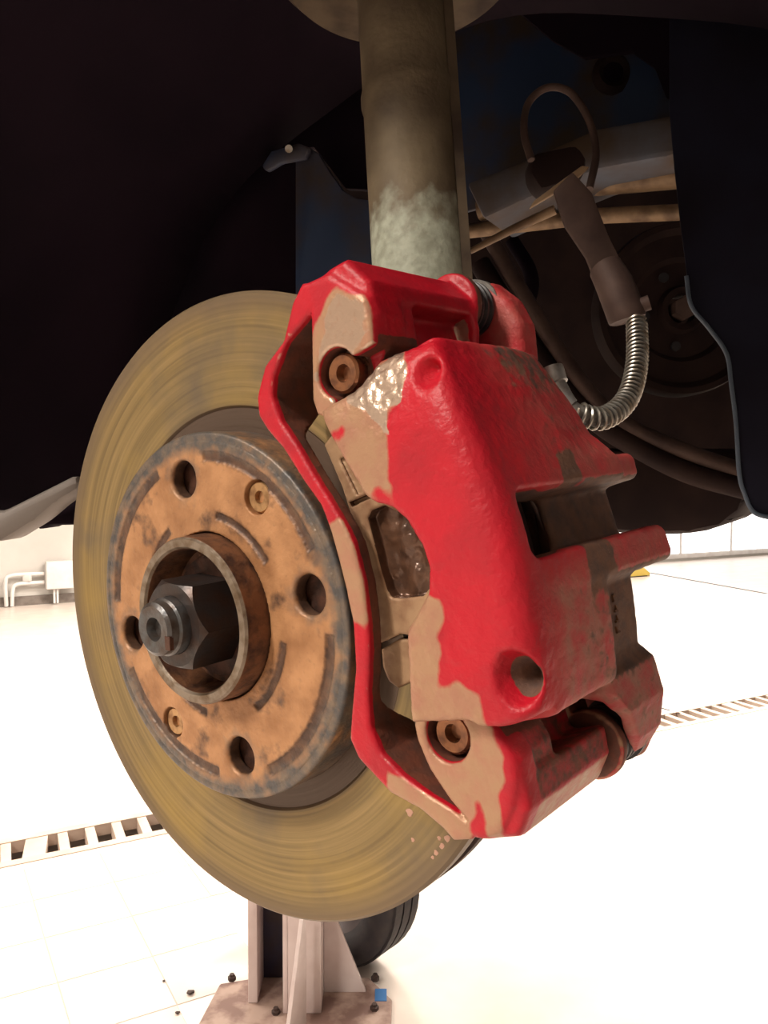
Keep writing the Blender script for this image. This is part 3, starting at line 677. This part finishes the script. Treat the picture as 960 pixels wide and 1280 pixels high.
def boltmesh(R_):
    return lathe('bolt', [(0, 2.0), (2.2, 2.0), (2.8, 4.6), (5.4, 5.0), (6.2, 4.2), (6.2, 0), (6.9, -1), (6.9, -8), (0, -8)], 40)
for b_ in (BOLT_U, BOLT_L):
    link('bolt', boltmesh(6), M['bolt'], carrier, Matrix.Translation((b_[0] / 1000, b_[1] / 1000, .0062)))

# ------------------------------------------------------------------ brake pads
PADL = [(404, 556), (413, 577), (427, 610), (437, 642), (447, 690), (459, 735), (468, 775), (472, 806), (500, 793), (540, 800), (600, 760), (590, 640), (520, 540), (440, 520), (420, 535)]
SLOT = [(424, 574), (430, 572), (454, 614), (446, 619)]
POCK = [(459, 648), (464, 638), (480, 632), (506, 645), (530, 680), (540, 730), (528, 745), (500, 748), (489, 747), (483, 738), (476, 715)]
GAPL = [(436, 628), (462, 617), (464, 622), (438, 634)]
pl = PL(PADL, 4)
xs = [p[0] for p in pl]; ys = [p[1] for p in pl]
ax, h = grid((min(xs) - 3, min(ys) - 16, -4), (max(xs) + 3, max(ys) + 3, 7), .5)
X = ax[0][:, None, None]; Y = ax[1][None, :, None]; Z = ax[2][None, None, :]; X2, Y2 = X[..., 0], Y[..., 0]
d = extr(e3(poly2(pl, X2, Y2)), Z, -3, 4, 1.0)
tab = PL([(476, 812), (478, 835), (485, 852), (497, 861), (520, 850), (530, 800), (499, 798)], 2)
d = np.minimum(d, extr(e3(poly2(tab, X2, Y2)), Z, -3, 2, .8))
gp = np.stack(np.broadcast_arrays(X2, Y2, X2 * 0), -1).astype(float)
lump = (vnoise(gp, .22) - .5) * 1.8 + (vnoise(gp + 9, .6) - .5) * .7
d = smax(d, -np.maximum(e3(poly2(PL(POCK, 4), X2, Y2)), (-.5 + e3(lump)) - Z), 1.0)
d = smax(d, -np.maximum(e3(poly2(PL(SLOT, 4), X2, Y2)), 2.8 - Z), .5)
d = np.maximum(d, -np.maximum(e3(poly2(PL(GAPL, 4), X2, Y2)), 1.5 - Z))
me, v, nr = surface('pad_plate', d, ax, h)
pk = soft(poly2(PL(POCK, 4), v[:, 0].astype(np.float32), v[:, 1].astype(np.float32)) - .3, .6) * (v[:, 2] < 3.4)
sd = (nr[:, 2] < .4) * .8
set_attr(me, 'grime_shade', np.maximum(pk, sd))
pad = thing('brake_pad', 'dusty outboard brake pad glimpsed behind the caliper finger', 'brake pad', M_CAL)
link('backing_plate', me, M['pad_plate'], pad)
lin = [(82, 40), (112, 40), (118, 0), (112, -46), (84, -42), (90, 0)]
link('friction_lining', prism('lining', lin, -14.5, -3, 1), M['lining'], pad)
ipad = thing('brake_pad', 'inboard brake pad seen dark through the caliper window', 'brake pad', M_CAL)
link('friction_lining', prism('lining', lin, -43, -37.5, 1), M['lining'], ipad)
link('backing_plate', prism('bplate', [(80, 44), (114, 44), (121, 0), (114, -48), (80, -46), (86, 0)], -47, -43, 1), M['rust_dark'], ipad)

# ------------------------------------------------------------------ caliper body
BODY = [(394, 513), (403, 507), (431, 489), (447, 464), (453, 448), (475, 437), (503, 425), (544, 414), (600, 395), (760, 395), (900, 895), (720, 905), (676, 896), (625, 911), (598, 910), (584, 902), (512, 905), (508, 828), (506, 800), (508, 786), (516, 774), (533, 742), (534, 711), (525, 680), (506, 651), (487, 634), (470, 630), (456, 621), (434, 586), (415, 552)]
bd = PL(BODY, 20)
bd = [p for p in bd]
# keep the outline to the real casting: the part beyond the crease is a plain block in (r,t)
bd2 = []
for p in bd:
    bd2.append((min(p[0], 170), p[1]))
ax, h = grid((56, -96, -96), (154, 94, 24), .8)
X = ax[0][:, None, None]; Y = ax[1][None, :, None]; Z = ax[2][None, None, :]; X2, Y2 = X[..., 0], Y[..., 0]
t0 = -3.0
rout = 147.5 - 2.9e-3 * (Y - t0) ** 2
step = np.clip((-30 - Z) / 10, 0, 1); step = step * step * (3 - 2 * step)
low = np.clip((-27 - Y) / 4 + .5, 0, 1)
rout = rout - step * low * 8.0 - np.clip((-30 - Z) / 40, 0, 1) * 5 * (1 - low) * np.clip((np.abs(Y + 5) - 16) / 10, 0, 1)
fingers = [(r_, t_) for r_, t_ in bd2 if r_ < 146]
up = [(118, 51.5), (128, 50.2), (200, 50.0)]; dn = [(200, -57), (128, -56), (119, -53.5)]
front_poly = [p for p in PL([(394, 513), (403, 507), (431, 489), (447, 464), (453, 448), (475, 437)], 20)] + [(135, 51), (200, 50), (200, -56)] + PL([(676, 897), (625, 911), (598, 910), (584, 902), (512, 905), (508, 828), (506, 800), (508, 786), (516, 774), (533, 742), (534, 711), (525, 680), (506, 651), (487, 634), (470, 630), (456, 621), (434, 586), (415, 552)], 20)
pf = e3(poly2(front_poly, X2, Y2))
d = smax(Z - 20, X - rout, 8.5)
d = smax(d, pf, 2.2)
d = smax(d, .12 * (X - 118) + .42 * (Y - 41) + .90 * (Z - 20), 5.0)
# behind the finger the outline is the plain block between the two pins
blk = np.maximum(np.maximum(Y - 52.5, -57 - Y), np.where(Z < -47, 62 - X, 127 - X))
zb = -69 + np.clip(Y - 8, 0, 60) * .36
back = smax(smax(X - rout, np.maximum(Z - 10, zb - Z), 4.0), blk, 3.0)
d = np.where(Z > 5, d, 1e3); d = np.minimum(d, np.maximum(back, Z - 8))
# slot for disc and pads
d = smax(d, -boxd(X, Y, Z, 0, 128.5, -100, 100, -48, 5.2, 1.5), 1.5)
# piston housing
d = smin(d, cyl(X, Y, Z, 100, -3, 34, -84, -56, 4), 4)
# window with the two bars beside it
win = smax(boxd(X, Y, Z, 90, 200, -15.5, 3.6, -34, 8, 4), -1e3, 1)
d = smax(d, -win, 2.0)
d = smax(d, -boxd(X, Y, Z, 131.5, 200, -15.5, 3.6, -130, -30, 2.5), 2.0)
d = smin(d, boxd(X, Y, Z, 128, 145.5, 3.0, 12.5, -84, -10, 3.0), 1.5)
d = smin(d, boxd(X, Y, Z, 128, 146.5, -27.5, -14.5, -88, -10, 3.5), 1.5)
d = smin(d, boxd(X, Y, Z, 110, 131.5, -24, 11, -82, -50, 3), 2)
# rear lugs
LUG_U = [(107, 82), (115, 87), (124, 85), (129.5, 76), (131.5, 66), (127, 48), (110, 46), (103, 66)]
d = smin(d, extr(e3(poly2(LUG_U, X2, Y2)), Z, -72, -59, 4), 3)
LUG_L = [(118, -46), (129, -49.5), (135, -57), (134.5, -69), (129.5, -80), (121, -88.5), (110, -91), (101, -86), (100, -60), (104, -48)]
lug = extr(e3(poly2(LUG_L, X2, Y2)), Z, -73, -34 + 0, 4)
lug = np.maximum(lug, (Z + 34) + np.clip(-(Y + 60), 0, 40) * .9)
CAV = [(90, -61), (122, -61), (128, -64), (129, -70), (125, -79), (115, -110), (80, -110), (80, -61)]
lug = smax(lug, -np.maximum(e3(poly2(CAV, X2, Y2)), -66 - Z), 2)
d = smin(d, lug, 2.5)
# casting dimples
DIMP = ((530, 459, 18, 5.2), (652, 848, 17, 5.6))
for (px_, py_, ww, rr_) in DIMP:
    a_, b_ = pw(px_, py_, ww)
    q = np.sqrt(((X - a_)) ** 2 + ((Y - b_) * .82) ** 2) - rr_ * np.clip(1 + (Z - ww) / (13 if py_ > 600 else 8.5), 0, 1.5)
    d = smax(d, -q, 1.2)
# disc clearance and casting unevenness
RR = np.sqrt(X ** 2 + Y ** 2); d = np.maximum(d, -np.maximum(RR - 126.5, np.abs(Z + 26) - 15))
d = np.maximum(d, boxd(X, Y, Z, 57, 153, -95, 93, -95, 23, .1))
me, v, nr = surface('caliper_body', d, ax, h)
# uneven cast skin
amp = (vnoise(v, .45) - .5) * .3 + (vnoise(v + 77, .16) - .5) * .4
rough_zone = soft(poly2(PL([(425, 485), (470, 432), (500, 440), (505, 500), (480, 560), (440, 520)], 20), v[:, 0].astype(np.float32), v[:, 1].astype(np.float32)), 3)
amp = amp + rough_zone * (vnoise(v + 13, .7) - .5) * .8
vv = v + nr * amp[:, None]; me.vertices.foreach_set('co', (vv / 1000).astype(np.float32).ravel()); me.update()
wv = v + np.stack([wob(v, 2.0), wob(v + 31, 2.0), 0 * v[:, 0]], 1)
front = np.clip((nr[:, 2] - .25) / .3, 0, 1)
B1 = [(385, 520), (447, 455), (478, 430), (499, 450), (498, 470), (488, 507), (489, 528), (479, 552), (484, 580), (490, 605), (489, 640), (456, 640), (415, 560)]
B2 = [(500, 780), (531, 742), (550, 757), (554, 777), (544, 789), (549, 814), (548, 861), (566, 852), (585, 862), (601, 868), (604, 915), (505, 915)]
fing = (v[:, 2] > 5.5)
pink = vnoise(v + 5, .12)
bare = np.maximum(inpoly(B1, 20) * np.where((pink > .62) & (v[:, 1] < 38), .3, 1), inpoly(B2, 20)) * fing
gap = (nr[:, 2] < .35) & fing & (v[:, 0] < 132) & (nr[:, 0] < .6)
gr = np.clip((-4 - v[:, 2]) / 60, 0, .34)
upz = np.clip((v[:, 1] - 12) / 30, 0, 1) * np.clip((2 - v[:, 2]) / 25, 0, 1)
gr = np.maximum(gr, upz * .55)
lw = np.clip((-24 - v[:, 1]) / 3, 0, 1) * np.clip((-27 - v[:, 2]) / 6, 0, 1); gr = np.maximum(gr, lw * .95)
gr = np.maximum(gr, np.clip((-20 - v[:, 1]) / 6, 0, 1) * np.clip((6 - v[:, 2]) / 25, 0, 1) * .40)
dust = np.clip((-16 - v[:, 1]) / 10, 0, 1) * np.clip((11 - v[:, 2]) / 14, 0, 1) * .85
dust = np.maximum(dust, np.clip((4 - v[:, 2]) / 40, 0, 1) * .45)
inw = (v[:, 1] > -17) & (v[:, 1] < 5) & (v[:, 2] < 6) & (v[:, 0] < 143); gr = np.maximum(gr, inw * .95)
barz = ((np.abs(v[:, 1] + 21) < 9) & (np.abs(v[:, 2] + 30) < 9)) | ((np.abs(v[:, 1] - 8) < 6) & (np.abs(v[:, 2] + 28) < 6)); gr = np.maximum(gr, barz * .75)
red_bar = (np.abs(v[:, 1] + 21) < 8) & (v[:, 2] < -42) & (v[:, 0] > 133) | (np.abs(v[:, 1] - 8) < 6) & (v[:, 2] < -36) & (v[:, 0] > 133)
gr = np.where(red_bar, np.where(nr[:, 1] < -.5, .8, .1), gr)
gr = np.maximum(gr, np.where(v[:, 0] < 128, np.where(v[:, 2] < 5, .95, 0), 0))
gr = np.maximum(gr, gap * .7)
for (px_, py_, ww, rr_) in DIMP[1:]:  # shade in the lower dimple's hollow is painted in through this mask
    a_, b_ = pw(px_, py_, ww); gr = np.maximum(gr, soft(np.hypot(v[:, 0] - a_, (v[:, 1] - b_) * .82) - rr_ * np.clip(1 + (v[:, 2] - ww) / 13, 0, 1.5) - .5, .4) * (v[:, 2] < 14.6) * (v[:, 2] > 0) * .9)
hood = (v[:, 1] < -57) & (v[:, 2] < -30); gr = np.where(hood, .35, gr); dust = np.where(hood, .95, dust)
lugu = (v[:, 1] > 52) & (v[:, 2] < -58); gr = np.where(lugu, .12, gr)
bare = np.where(gap, np.minimum(bare, .2), bare)
set_attr(me, 'bare', bare, 4); set_attr(me, 'grime_shade', gr, 4); set_attr(me, 'dust', dust, 2)
set_attr(me, 'shiny', inpoly([(425, 492), (447, 458), (478, 430), (497, 447), (499, 475), (488, 510), (490, 545), (475, 540), (462, 520), (440, 505)], 20) * fing * .8)
cal = thing('brake_caliper', 'red painted floating brake caliper bolted over the disc edge', 'brake caliper', M_CAL)
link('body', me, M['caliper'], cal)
# cast letters on the rear shoulder: two short columns of raised marks
def letters(n, t_a, t_b, w, r):
    for i in range(n):
        t = t_a + (t_b - t_a) * i / (n - 1)
        pts = random.choice([[(-.9, -1), (.9, -1), (.9, -.4), (-.3, -.4), (-.3, 1), (-.9, 1)], [(-.9, -1), (.9, -1), (.9, 1), (.3, 1), (.3, -.4), (-.9, -.4)], [(-.9, -1), (-.3, -1), (-.3, .4), (.9, .4), (.9, 1), (-.9, 1)]])
        q = prism('m', [(x * 1.1, y * 1.1) for x, y in pts], 0, .8)
        rr = 147.5 - 2.9e-3 * (t + 3) ** 2 - r
        link('cast_letter', q, M['rust'], cal, Matrix(((0, 0, .001 * 1000, rr / 1000), (0, 1, 0, t / 1000), (-1, 0, 0, w / 1000), (0, 0, 0, 1))), smooth=False)
letters(9, -29, -51, -42.5, 8.1)
letters(4, -34, -44, -50, 8.1)
# guide pin boots
for (cx, cy), w0, w1 in zip(PIN, (-50, -50), (-63, -67)):
    pr_ = [(0, w0 + 1)]; n = 4
    for k in range(n):
        a = w0 + (w1 - w0) * k / n; b = w0 + (w1 - w0) * (k + .5) / n
        pr_ += [(8.4, a), (10.2, a - .6), (10.2, b), (8.4, b - .5)]
    pr_ += [(0, w1 - 1)]
    link('pin_boot', lathe('boot', pr_, 40), M['rubber'], cal, Matrix.Translation((cx / 1000, cy / 1000, 0)))
    link('boot_ring', lathe('bring', [(8, w1 + 3.5), (11.2, w1 + 3.5), (11.2, w1 + .5), (8, w1 + .5)], 40), M['rubber_grey'] if cy > 0 else M['rubber'], cal, Matrix.Translation((cx / 1000, cy / 1000, 0)))
    link('guide_pin', lathe('pin', [(0, -20), (4.5, -20), (4.5, w1 - 8), (0, w1 - 8)], 24), M['stub'], cal, Matrix.Translation((cx / 1000, cy / 1000, 0)))
# ------------------------------------------------------------------ brake hose with its spring guard
def place(name, me, m, label, cat, anchor, kind=None):
    o = link(name, own(me, anchor), m); o.location = anchor; return tag(o, label, cat, kind=kind)
hp = [at(688, 462, .318), at(697, 486, .316), at(718, 513, .314), at(752, 523, .318), at(783, 500, .33), at(796, 455, .345), at(796, 400, .365)]
HP = spline(hp, 24); a0 = Vector(HP[0])
hose = thing('brake_hose', 'rubber brake hose in a coiled steel spring curving from the caliper', 'hose', Matrix.Translation(a0))
link('hose', own(tube('hose', HP, .0031, 14), a0), M['rubber_grey'], hose)
T, A, B = frames(HP); L_ = np.concatenate([[0], np.cumsum(np.linalg.norm(np.diff(HP, axis=0), axis=1))])
s0, s1 = .019, L_[-1] - .002; turns = 32; n = turns * 14; pts = []
for i in range(n + 1):
    s = s0 + (s1 - s0) * (i / n); a = 2 * math.pi * turns * i / n
    P = np.array([np.interp(s, L_, HP[:, k]) for k in range(3)]); a_ = np.array([np.interp(s, L_, A[:, k]) for k in range(3)]); b_ = np.array([np.interp(s, L_, B[:, k]) for k in range(3)])
    pts.append(P + .0041 * (math.cos(a) * a_ + math.sin(a) * b_))
link('spring_guard', own(tube('coil', pts, .00062, 6), a0), M['spring'], hose)
i1 = int(np.searchsorted(L_, .017)); rr = [.0050 if k < i1 * .45 else (.0040 if k < i1 * .55 else .0047 - .0012 * (k / i1)) for k in range(i1)]
link('end_fitting', own(tube('fit', HP[:i1], rr, 18), a0), M['fitting'], hose)
# hose bracket
br = [at(*q, .40) for q in ((692, 238), (716, 214), (740, 240), (762, 296), (784, 340), (790, 362), (752, 372), (733, 322), (706, 282))]
hb = thing('hose_bracket', 'brown steel bracket holding the upper end of the brake hose', 'bracket', Matrix.Translation(br[0]))
link('arm', own(slab('arm', br, .003, (0, 1, 0), .001), br[0]), M['bracket'], hb)
link('sleeve', own(tube('sleeve', [at(757, 335, .396), at(768, 355, .392), at(784, 396, .388), at(785, 400, .388)], [.0078, .0086, .0088, .0080], 20), br[0]), M['bracket'], hb)
link('clip', own(tube('clip', [at(795, 384, .386), at(812, 378, .384)], .0035, 12), br[0]), M['bracket'], hb)
place('brake_pipe', tube('pipe', spline([at(664, 200, .42), at(655, 165, .425), at(660, 130, .43), at(683, 110, .43), at(712, 115, .425), at(735, 148, .42), at(745, 190, .415), at(737, 236, .41)], 8), .0019, 10), M['bracket'], 'thin brown metal brake pipe bent into a loop above the hose bracket', 'pipe', at(664, 200, .42))
cb_ = [at(*q, .43) for q in ((664, 190), (722, 178), (736, 196), (730, 222), (676, 238), (662, 215))]
place('pipe_union', slab('union', cb_, .02, (0, 1, 0), .004), M['under'], 'dark brown block under the looped brake pipe', 'union', cb_[0])
lv = [at(*q, .41) for q in ((662, 260), (668, 250), (728, 206), (738, 208), (716, 228))]
place('clip_lever', slab('lever', lv, .004, (0, 1, 0), .001), M['tanbar'], 'pointed light metal tongue beside the dark pipe block', 'bracket', lv[0])
place('linkage_rod', tube('rod', [at(588, 314, .46), at(640, 287, .45), at(694, 262, .44)], [.0016, .0022, .0026], 10), M['tanbar'], 'thin tapering rod right of the strut', 'rod', at(588, 314, .46))

# ------------------------------------------------------------------ strut
sa, sb = at(500, -60, .43), at(538, 545, .3985); dz = (sb - sa).normalized()
zx = np.array(-dz); xx = np.cross([0, 1., 0], zx); xx /= np.linalg.norm(xx); yy = np.cross(zx, xx)
Ms = frame_matrix(sb, xx, yy, zx)
SL = (sa - sb).length; SR = .0232
st = thing('suspension_strut', 'thick dirty suspension strut tube rising behind the caliper', 'strut', Ms)
prof = [(0, 0), (SR * 1000, 0)] + [(SR * 1000 + (1.0 if k in (40, 41) else 0), SL * 1000 * k / 60) for k in range(1, 61)] + [(0, SL * 1000)]
me = lathe('tube', prof, 64, close=False, ang=60)
vv = np.zeros(len(me.vertices) * 3, np.float32); me.vertices.foreach_get('co', vv); vv = vv.reshape(-1, 3)
set_attr(me, 'scale', np.clip(1.15 - (vv[:, 2] - .052) / .085, 0, 1) * .9 + .0 * vv[:, 0])
link('tube', me, M['strut'], st)
link('seam', box('seam', .0190, .0235, -.014, -.009, .02, SL), M['strut_dark'], st)
zt = SL - .004
link('spring_seat', lathe('seat', [(22, zt * 1000 - 14), (30, zt * 1000 - 8), (62, zt * 1000 - 2), (70, zt * 1000 + 8), (67, zt * 1000 + 9), (58, zt * 1000 + 2), (22, zt * 1000)], 64), M['strut_dark'], st)
cp = [(math.cos(k * .25) * .055, math.sin(k * .25) * .055, zt + .012 + .0022 * k) for k in range(90)]
link('coil_spring', tube('cs', cp, .006, 10), M['rubber'], st)
# knuckle behind disc, joining strut, hub and carrier
kn = thing('steering_knuckle', 'rusty steering knuckle hidden behind the brake disc', 'knuckle', M_DISC)
link('bearing_housing', lathe('bh', [(20, -40), (42, -40), (44, -60), (38, -78), (20, -78)], 48), M['rust_dark'], kn)
sp = Vector(M_DISC.inverted() @ (sb + (sa - sb) * .02))
link('clamp_arm', tube('ka', [(.01, .03, -.062), (sp.x * .6, sp.y * .6, -.085), (sp.x, sp.y, sp.z)], [.022, .02, .024], 16), M['rust_dark'], kn)
link('lower_arm', tube('kb', [(0, -.03, -.06), (.0, -.08, -.075), (0, -.10, -.08)], [.02, .016, .012], 14), M['rust_dark'], kn)
link('carrier_arm', tube('kc', [(.03, .0, -.06), (.085, .03, -.064), (.10, .034, -.060)], [.018, .014, .010], 14), M['rust_dark'], kn)

# ------------------------------------------------------------------ wheel arch, body panels, underbody (car frame: x rearwards, y inboard, z up)
def arch_shell(name, r, y0, y1, a0, a1, thick, m, label, cat, ny=6, na=48, zc=.02, wav=.004):
    v = []; f = []
    for i in range(na + 1):
        a = math.radians(a0 + (a1 - a0) * i / na)
        for j in range(ny + 1):
            rr = r + wav * math.sin(9 * a + j)
            for th in (0, thick): v.append(((rr + th) * math.cos(a), y0 + (y1 - y0) * j / ny, zc + (rr + th) * math.sin(a)))
    st_ = (ny + 1) * 2
    for i in range(na):
        for j in range(ny):
            p = i * st_ + j * 2; q = p + st_
            f += [(p, p + 2, q + 2, q), (p + 1, q + 1, q + 3, p + 3)]
        p = i * st_; q = p + st_; f.append((p, q, q + 1, p + 1)); p += ny * 2; q += ny * 2; f.append((p, p + 1, q + 1, q))
    for i in (0, na):
        for j in range(ny): p = i * st_ + j * 2; f.append((p, p + 1, p + 3, p + 2))
    me = pydata(name, v, f); bm = bmesh.new(); bm.from_mesh(me); bmesh.ops.recalc_face_normals(bm, faces=bm.faces); bm.to_mesh(me); bm.free()
    o = link(name, me, m); o.matrix_world = M_CAR; return tag(o, label, cat)
arch_shell('wheel_arch_liner', .325, -.05, .27, 20, 180, .004, M['liner'], 'black wheel arch liner shadowing the upper left of the wheel well', 'liner')
# inner wall of the wheel well: black panel ahead of the strut, reaching up
def carpt(x, y, L): return lat(x, y, L)
iw = [lat(*q, .30) for q in ((-60, -260), (480, -260), (480, 238), (432, 236), (408, 205), (392, 184), (374, 186), (372, 360), (368, 700), (95, 600), (-60, 640))]
place('inner_wing_panel', slab('iw', iw, .006, LAT, .001), M['liner'], 'black inner wing panel behind the disc, left of the strut', 'panel', iw[7])
bp_ = [lat(*q, .27) for q in ((369, 200), (384, 183), (398, 192), (412, 215), (428, 238), (445, 248), (500, 255), (500, 420), (369, 420))]
place('blue_inner_panel', slab('bp', bp_, .004, LAT, .001), M['blue'], 'dark blue painted body panel just left of the strut', 'panel', bp_[0])
lp = [lat(*q, .262) for q in ((326, 208), (338, 188), (372, 178), (386, 184), (380, 198), (350, 203), (332, 214))]
place('panel_lip', slab('lp', lp, .006, LAT, .002), M['blue'], 'small folded lip at the top of the dark blue panel left of the strut', 'panel', lp[0])
place('rivet_stud', tube('rv', [lat(361, 186, .255), lat(361, 186, .262)], .0028, 10), M['spring'], 'tiny shiny rivet on the folded lip left of the strut', 'rivet', lat(361, 186, .255))
# right of the strut: blue wing wall with a round hole, chassis rail and tubes
bw = [lat(*q, .50) for q in ((560, -260), (700, -260), (705, 40), (760, 55), (870, 60), (900, 110), (900, 180), (600, 260), (560, 270))]
place('blue_wing_wall', slab('bw', bw, .005, LAT, .001), M['blue'], 'dark blue wing wall above the chassis rail right of the strut', 'panel', bw[-1])
mt = [lat(*q, .44) for q in ((590, -260), (610, -40), (640, 8), (690, 50), (730, 72), (790, 64), (818, 84), (832, 120), (900, 150), (930, -260))]
place('black_fill_panel', slab('mt', mt, .006, LAT, .001), M['liner'], 'black panel added above the blue wing wall, upper right', 'mat', mt[3])  # black panel added to keep this corner dark
hc = lat(766, 92, .497)
ho = thing('rubber_grommet', 'round dark grommet set in the blue wing wall', 'grommet', Matrix.Translation(hc) @ frame_matrix((0, 0, 0), AX, np.array([0, 0, 1.]), -LAT))
link('rim', lathe('gr', [(9, 3), (13, 5), (17.5, 1), (17.5, -3), (9, -3)], 36), M['under'], ho)
link('plug', lathe('gp', [(0, 1), (9, 2), (9, -3), (0, -3)], 24), M['liner'], ho)
rl = [lat(*q, .42) for q in ((582, 228), (655, 200), (745, 160), (833, 144), (860, 140), (860, 190), (832, 196), (745, 212), (655, 250), (604, 274))]
rail = place('chassis_rail', slab('rl', rl, .07, LAT, .004), M['beam'], 'greyish blue chassis rail slanting up to the right behind the pipe loop', 'rail', rl[0])
def bar(name, pts, L, r, m, label, cat): P = [lat(*q, L) for q in pts]; return place(name, tube(name, P, r, 20), m, label, cat, P[0])
bar('steering_rack_tube', [(600, 262), (745, 229), (852, 219)], .47, .0105, M['tanbar'], 'upper of the two tan tubes under the chassis rail', 'tube')
bar('steering_rack_tube', [(560, 292), (745, 270), (858, 265)], .47, .0065, M['tanbar'], 'lower thinner tan tube under the chassis rail', 'tube')
# dark closing panels behind: bulkhead and engine undershield
eb = [lat(*q, .95) for q in ((-100, -300), (1400, -800), (1400, 585), (930, 600), (700, 608), (400, 640), (-100, 640))]
place('engine_bay_wall', slab('eb', eb, .01, LAT), M['under'], 'dark brown engine bay depth behind the strut and hose', 'panel', eb[4])
# pulley
pc = lat(850, 388, .62); kd = (pc - Vector(EYE)).y / F
pu = thing('belt_pulley', 'dark rusty round pulley behind the coiled hose', 'pulley', Matrix.Translation(pc) @ frame_matrix((0, 0, 0), AX, np.array([0, 0, 1.]), -LAT))
q = kd * 1000
link('wheel', lathe('pw', [(18 * q, 8), (26 * q, 10), (30 * q, 2), (58 * q, 0), (64 * q, 5), (90 * q, 6), (97 * q, 12), (104 * q, 12), (106 * q, 6), (106 * q, -14), (18 * q, -14)], 72), M['pulley'] if 'pulley' in M else M['under'], pu)
link('hub_bolt', lathe('pb', [(0, 16), (14 * q, 16), (15 * q, 12), (15 * q, -5), (0, -5)], 6), M['bracket'], pu)
for k in range(5):
    a = k * 2 * math.pi / 5 + .3
    link('bolt_hole', lathe('ph', [(0, 3.4), (6 * q, 3.4), (6 * q, -2), (0, -2)], 20), M['black'], pu, Matrix.Translation((45 * q / 1000 * math.cos(a), 45 * q / 1000 * math.sin(a), 0)))
# curved bars sweeping under the pulley
def sweep(name, pts, L, r, m, label, cat):
    P = spline([lat(*q, L) for q in pts], 8); return place(name, tube(name, P, r, 14), m, label, cat, Vector(P[0]))
sweep('anti_roll_bar', [(606, 286), (640, 345), (690, 425), (738, 492), (780, 529), (850, 562), (935, 592)], .52, .0075, M['bracket'], 'dark curved anti roll bar sweeping down behind the coiled hose', 'bar')
sweep('lower_hose', [(600, 330), (650, 410), (700, 480), (745, 525), (790, 555), (860, 590), (940, 612)], .52, .010, M['under'], 'dark curved hose running just below the anti roll bar', 'hose')
sweep('wiring_loom', [(640, 300), (665, 350), (655, 420), (690, 520), (760, 640)], .56, .007, M['liner'], 'black wiring loom hanging between hose and caliper', 'cable')
# oil pan
op = [lat(*q, .55) for q in ((560, 560), (930, 560), (938, 610), (925, 640), (900, 660), (860, 668), (800, 669), (700, 660), (560, 650))]
place('oil_pan', slab('op', op, .22, LAT, .012), M['under'], 'dark rounded oil pan hanging below the engine at right', 'oil pan', op[7])
# rear splash shield on the right
fp = [at(*q, .52) for q in ((836, -120), (836, 140), (842, 210), (849, 275), (858, 345), (864, 382), (886, 410), (908, 442), (914, 480), (920, 530), (924, 592), (931, 618), (942, 640), (965, 648), (1200, 700), (1250, -200))]
shield = place('splash_shield', slab('fp', fp, .006, (.5, .8, 0), .0015), M['flap'], 'dark blue black splash shield filling the right edge', 'shield', fp[12])
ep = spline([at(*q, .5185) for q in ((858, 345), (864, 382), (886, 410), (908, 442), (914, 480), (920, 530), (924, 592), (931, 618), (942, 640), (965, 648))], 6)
link('lit_edge', own(tube('lip', ep, .0014, 8), fp[12]), M['lip'], shield)  # paler tube standing in for light caught on the shield's edge
# bumper corner on the left
b1 = [at(*q, .455) for q in ((-80, 676), (-80, 640), (0, 640), (96, 592), (98, 612), (70, 628), (42, 652), (0, 678))]
place('bumper_lip', slab('bl', b1, .03, (0, 1, 0), .004), M['bumper'], 'dusty grey bumper lip at the lower left of the wheel arch', 'bumper', b1[7])
b2 = [at(*q, .49) for q in ((40, 640), (140, 600), (140, 655), (60, 657), (46, 664))]
place('bumper_bracket', slab('b2', b2, .03, (0, 1, 0), .003), M['liner'], 'small black bracket under the bumper lip beside the disc', 'bracket', b2[4])
# outer skin: fender with the arch cut out, bonnet and far side, mostly above the picture
v = []; f = []; na = 40
for i in range(na + 1):
    a = math.radians(-6 + 192 * i / na); x_, z_ = math.cos(a), math.sin(a)
    k_ = max(abs(x_) / .80, (z_ if z_ > 0 else 0) / .58, 1e-3); R_o = min(1 / k_, 3)
    for (rr, yy_) in ((.326, -.020), (.326, -.050), (.34, -.062), (R_o, -.045)): v.append((rr * x_, yy_, .02 + rr * z_))
for i in range(na):
    for j in range(3): f.append((i * 4 + j, i * 4 + j + 1, (i + 1) * 4 + j + 1, (i + 1) * 4 + j))
o = link('front_fender', pydata('fender', v, f), M['car']); o.matrix_world = M_CAR; tag(o, 'dark blue car front fender around the wheel arch above the disc', 'fender')
sm = o.modifiers.new('thickness', 'SOLIDIFY'); sm.thickness = .0015
o = link('bonnet', box('bonnet', -.85, .80, -.045, .9, .60, .61), M['car']); o.matrix_world = M_CAR; tag(o, 'dark blue car bonnet closing the engine bay from above', 'bonnet')
o = link('car_floor', box('cf', .45, 3.0, -.03, 1.45, .0, .06), M['under']); o.matrix_world = M_CAR; tag(o, 'dark underside of the car behind the wheel arch', 'car body')
o = link('front_bumper', box('fb', -.86, -.72, -.03, .80, .09, .6), M['car']); o.matrix_world = M_CAR; tag(o, 'dark blue front bumper ahead of the wheel arch', 'bumper')
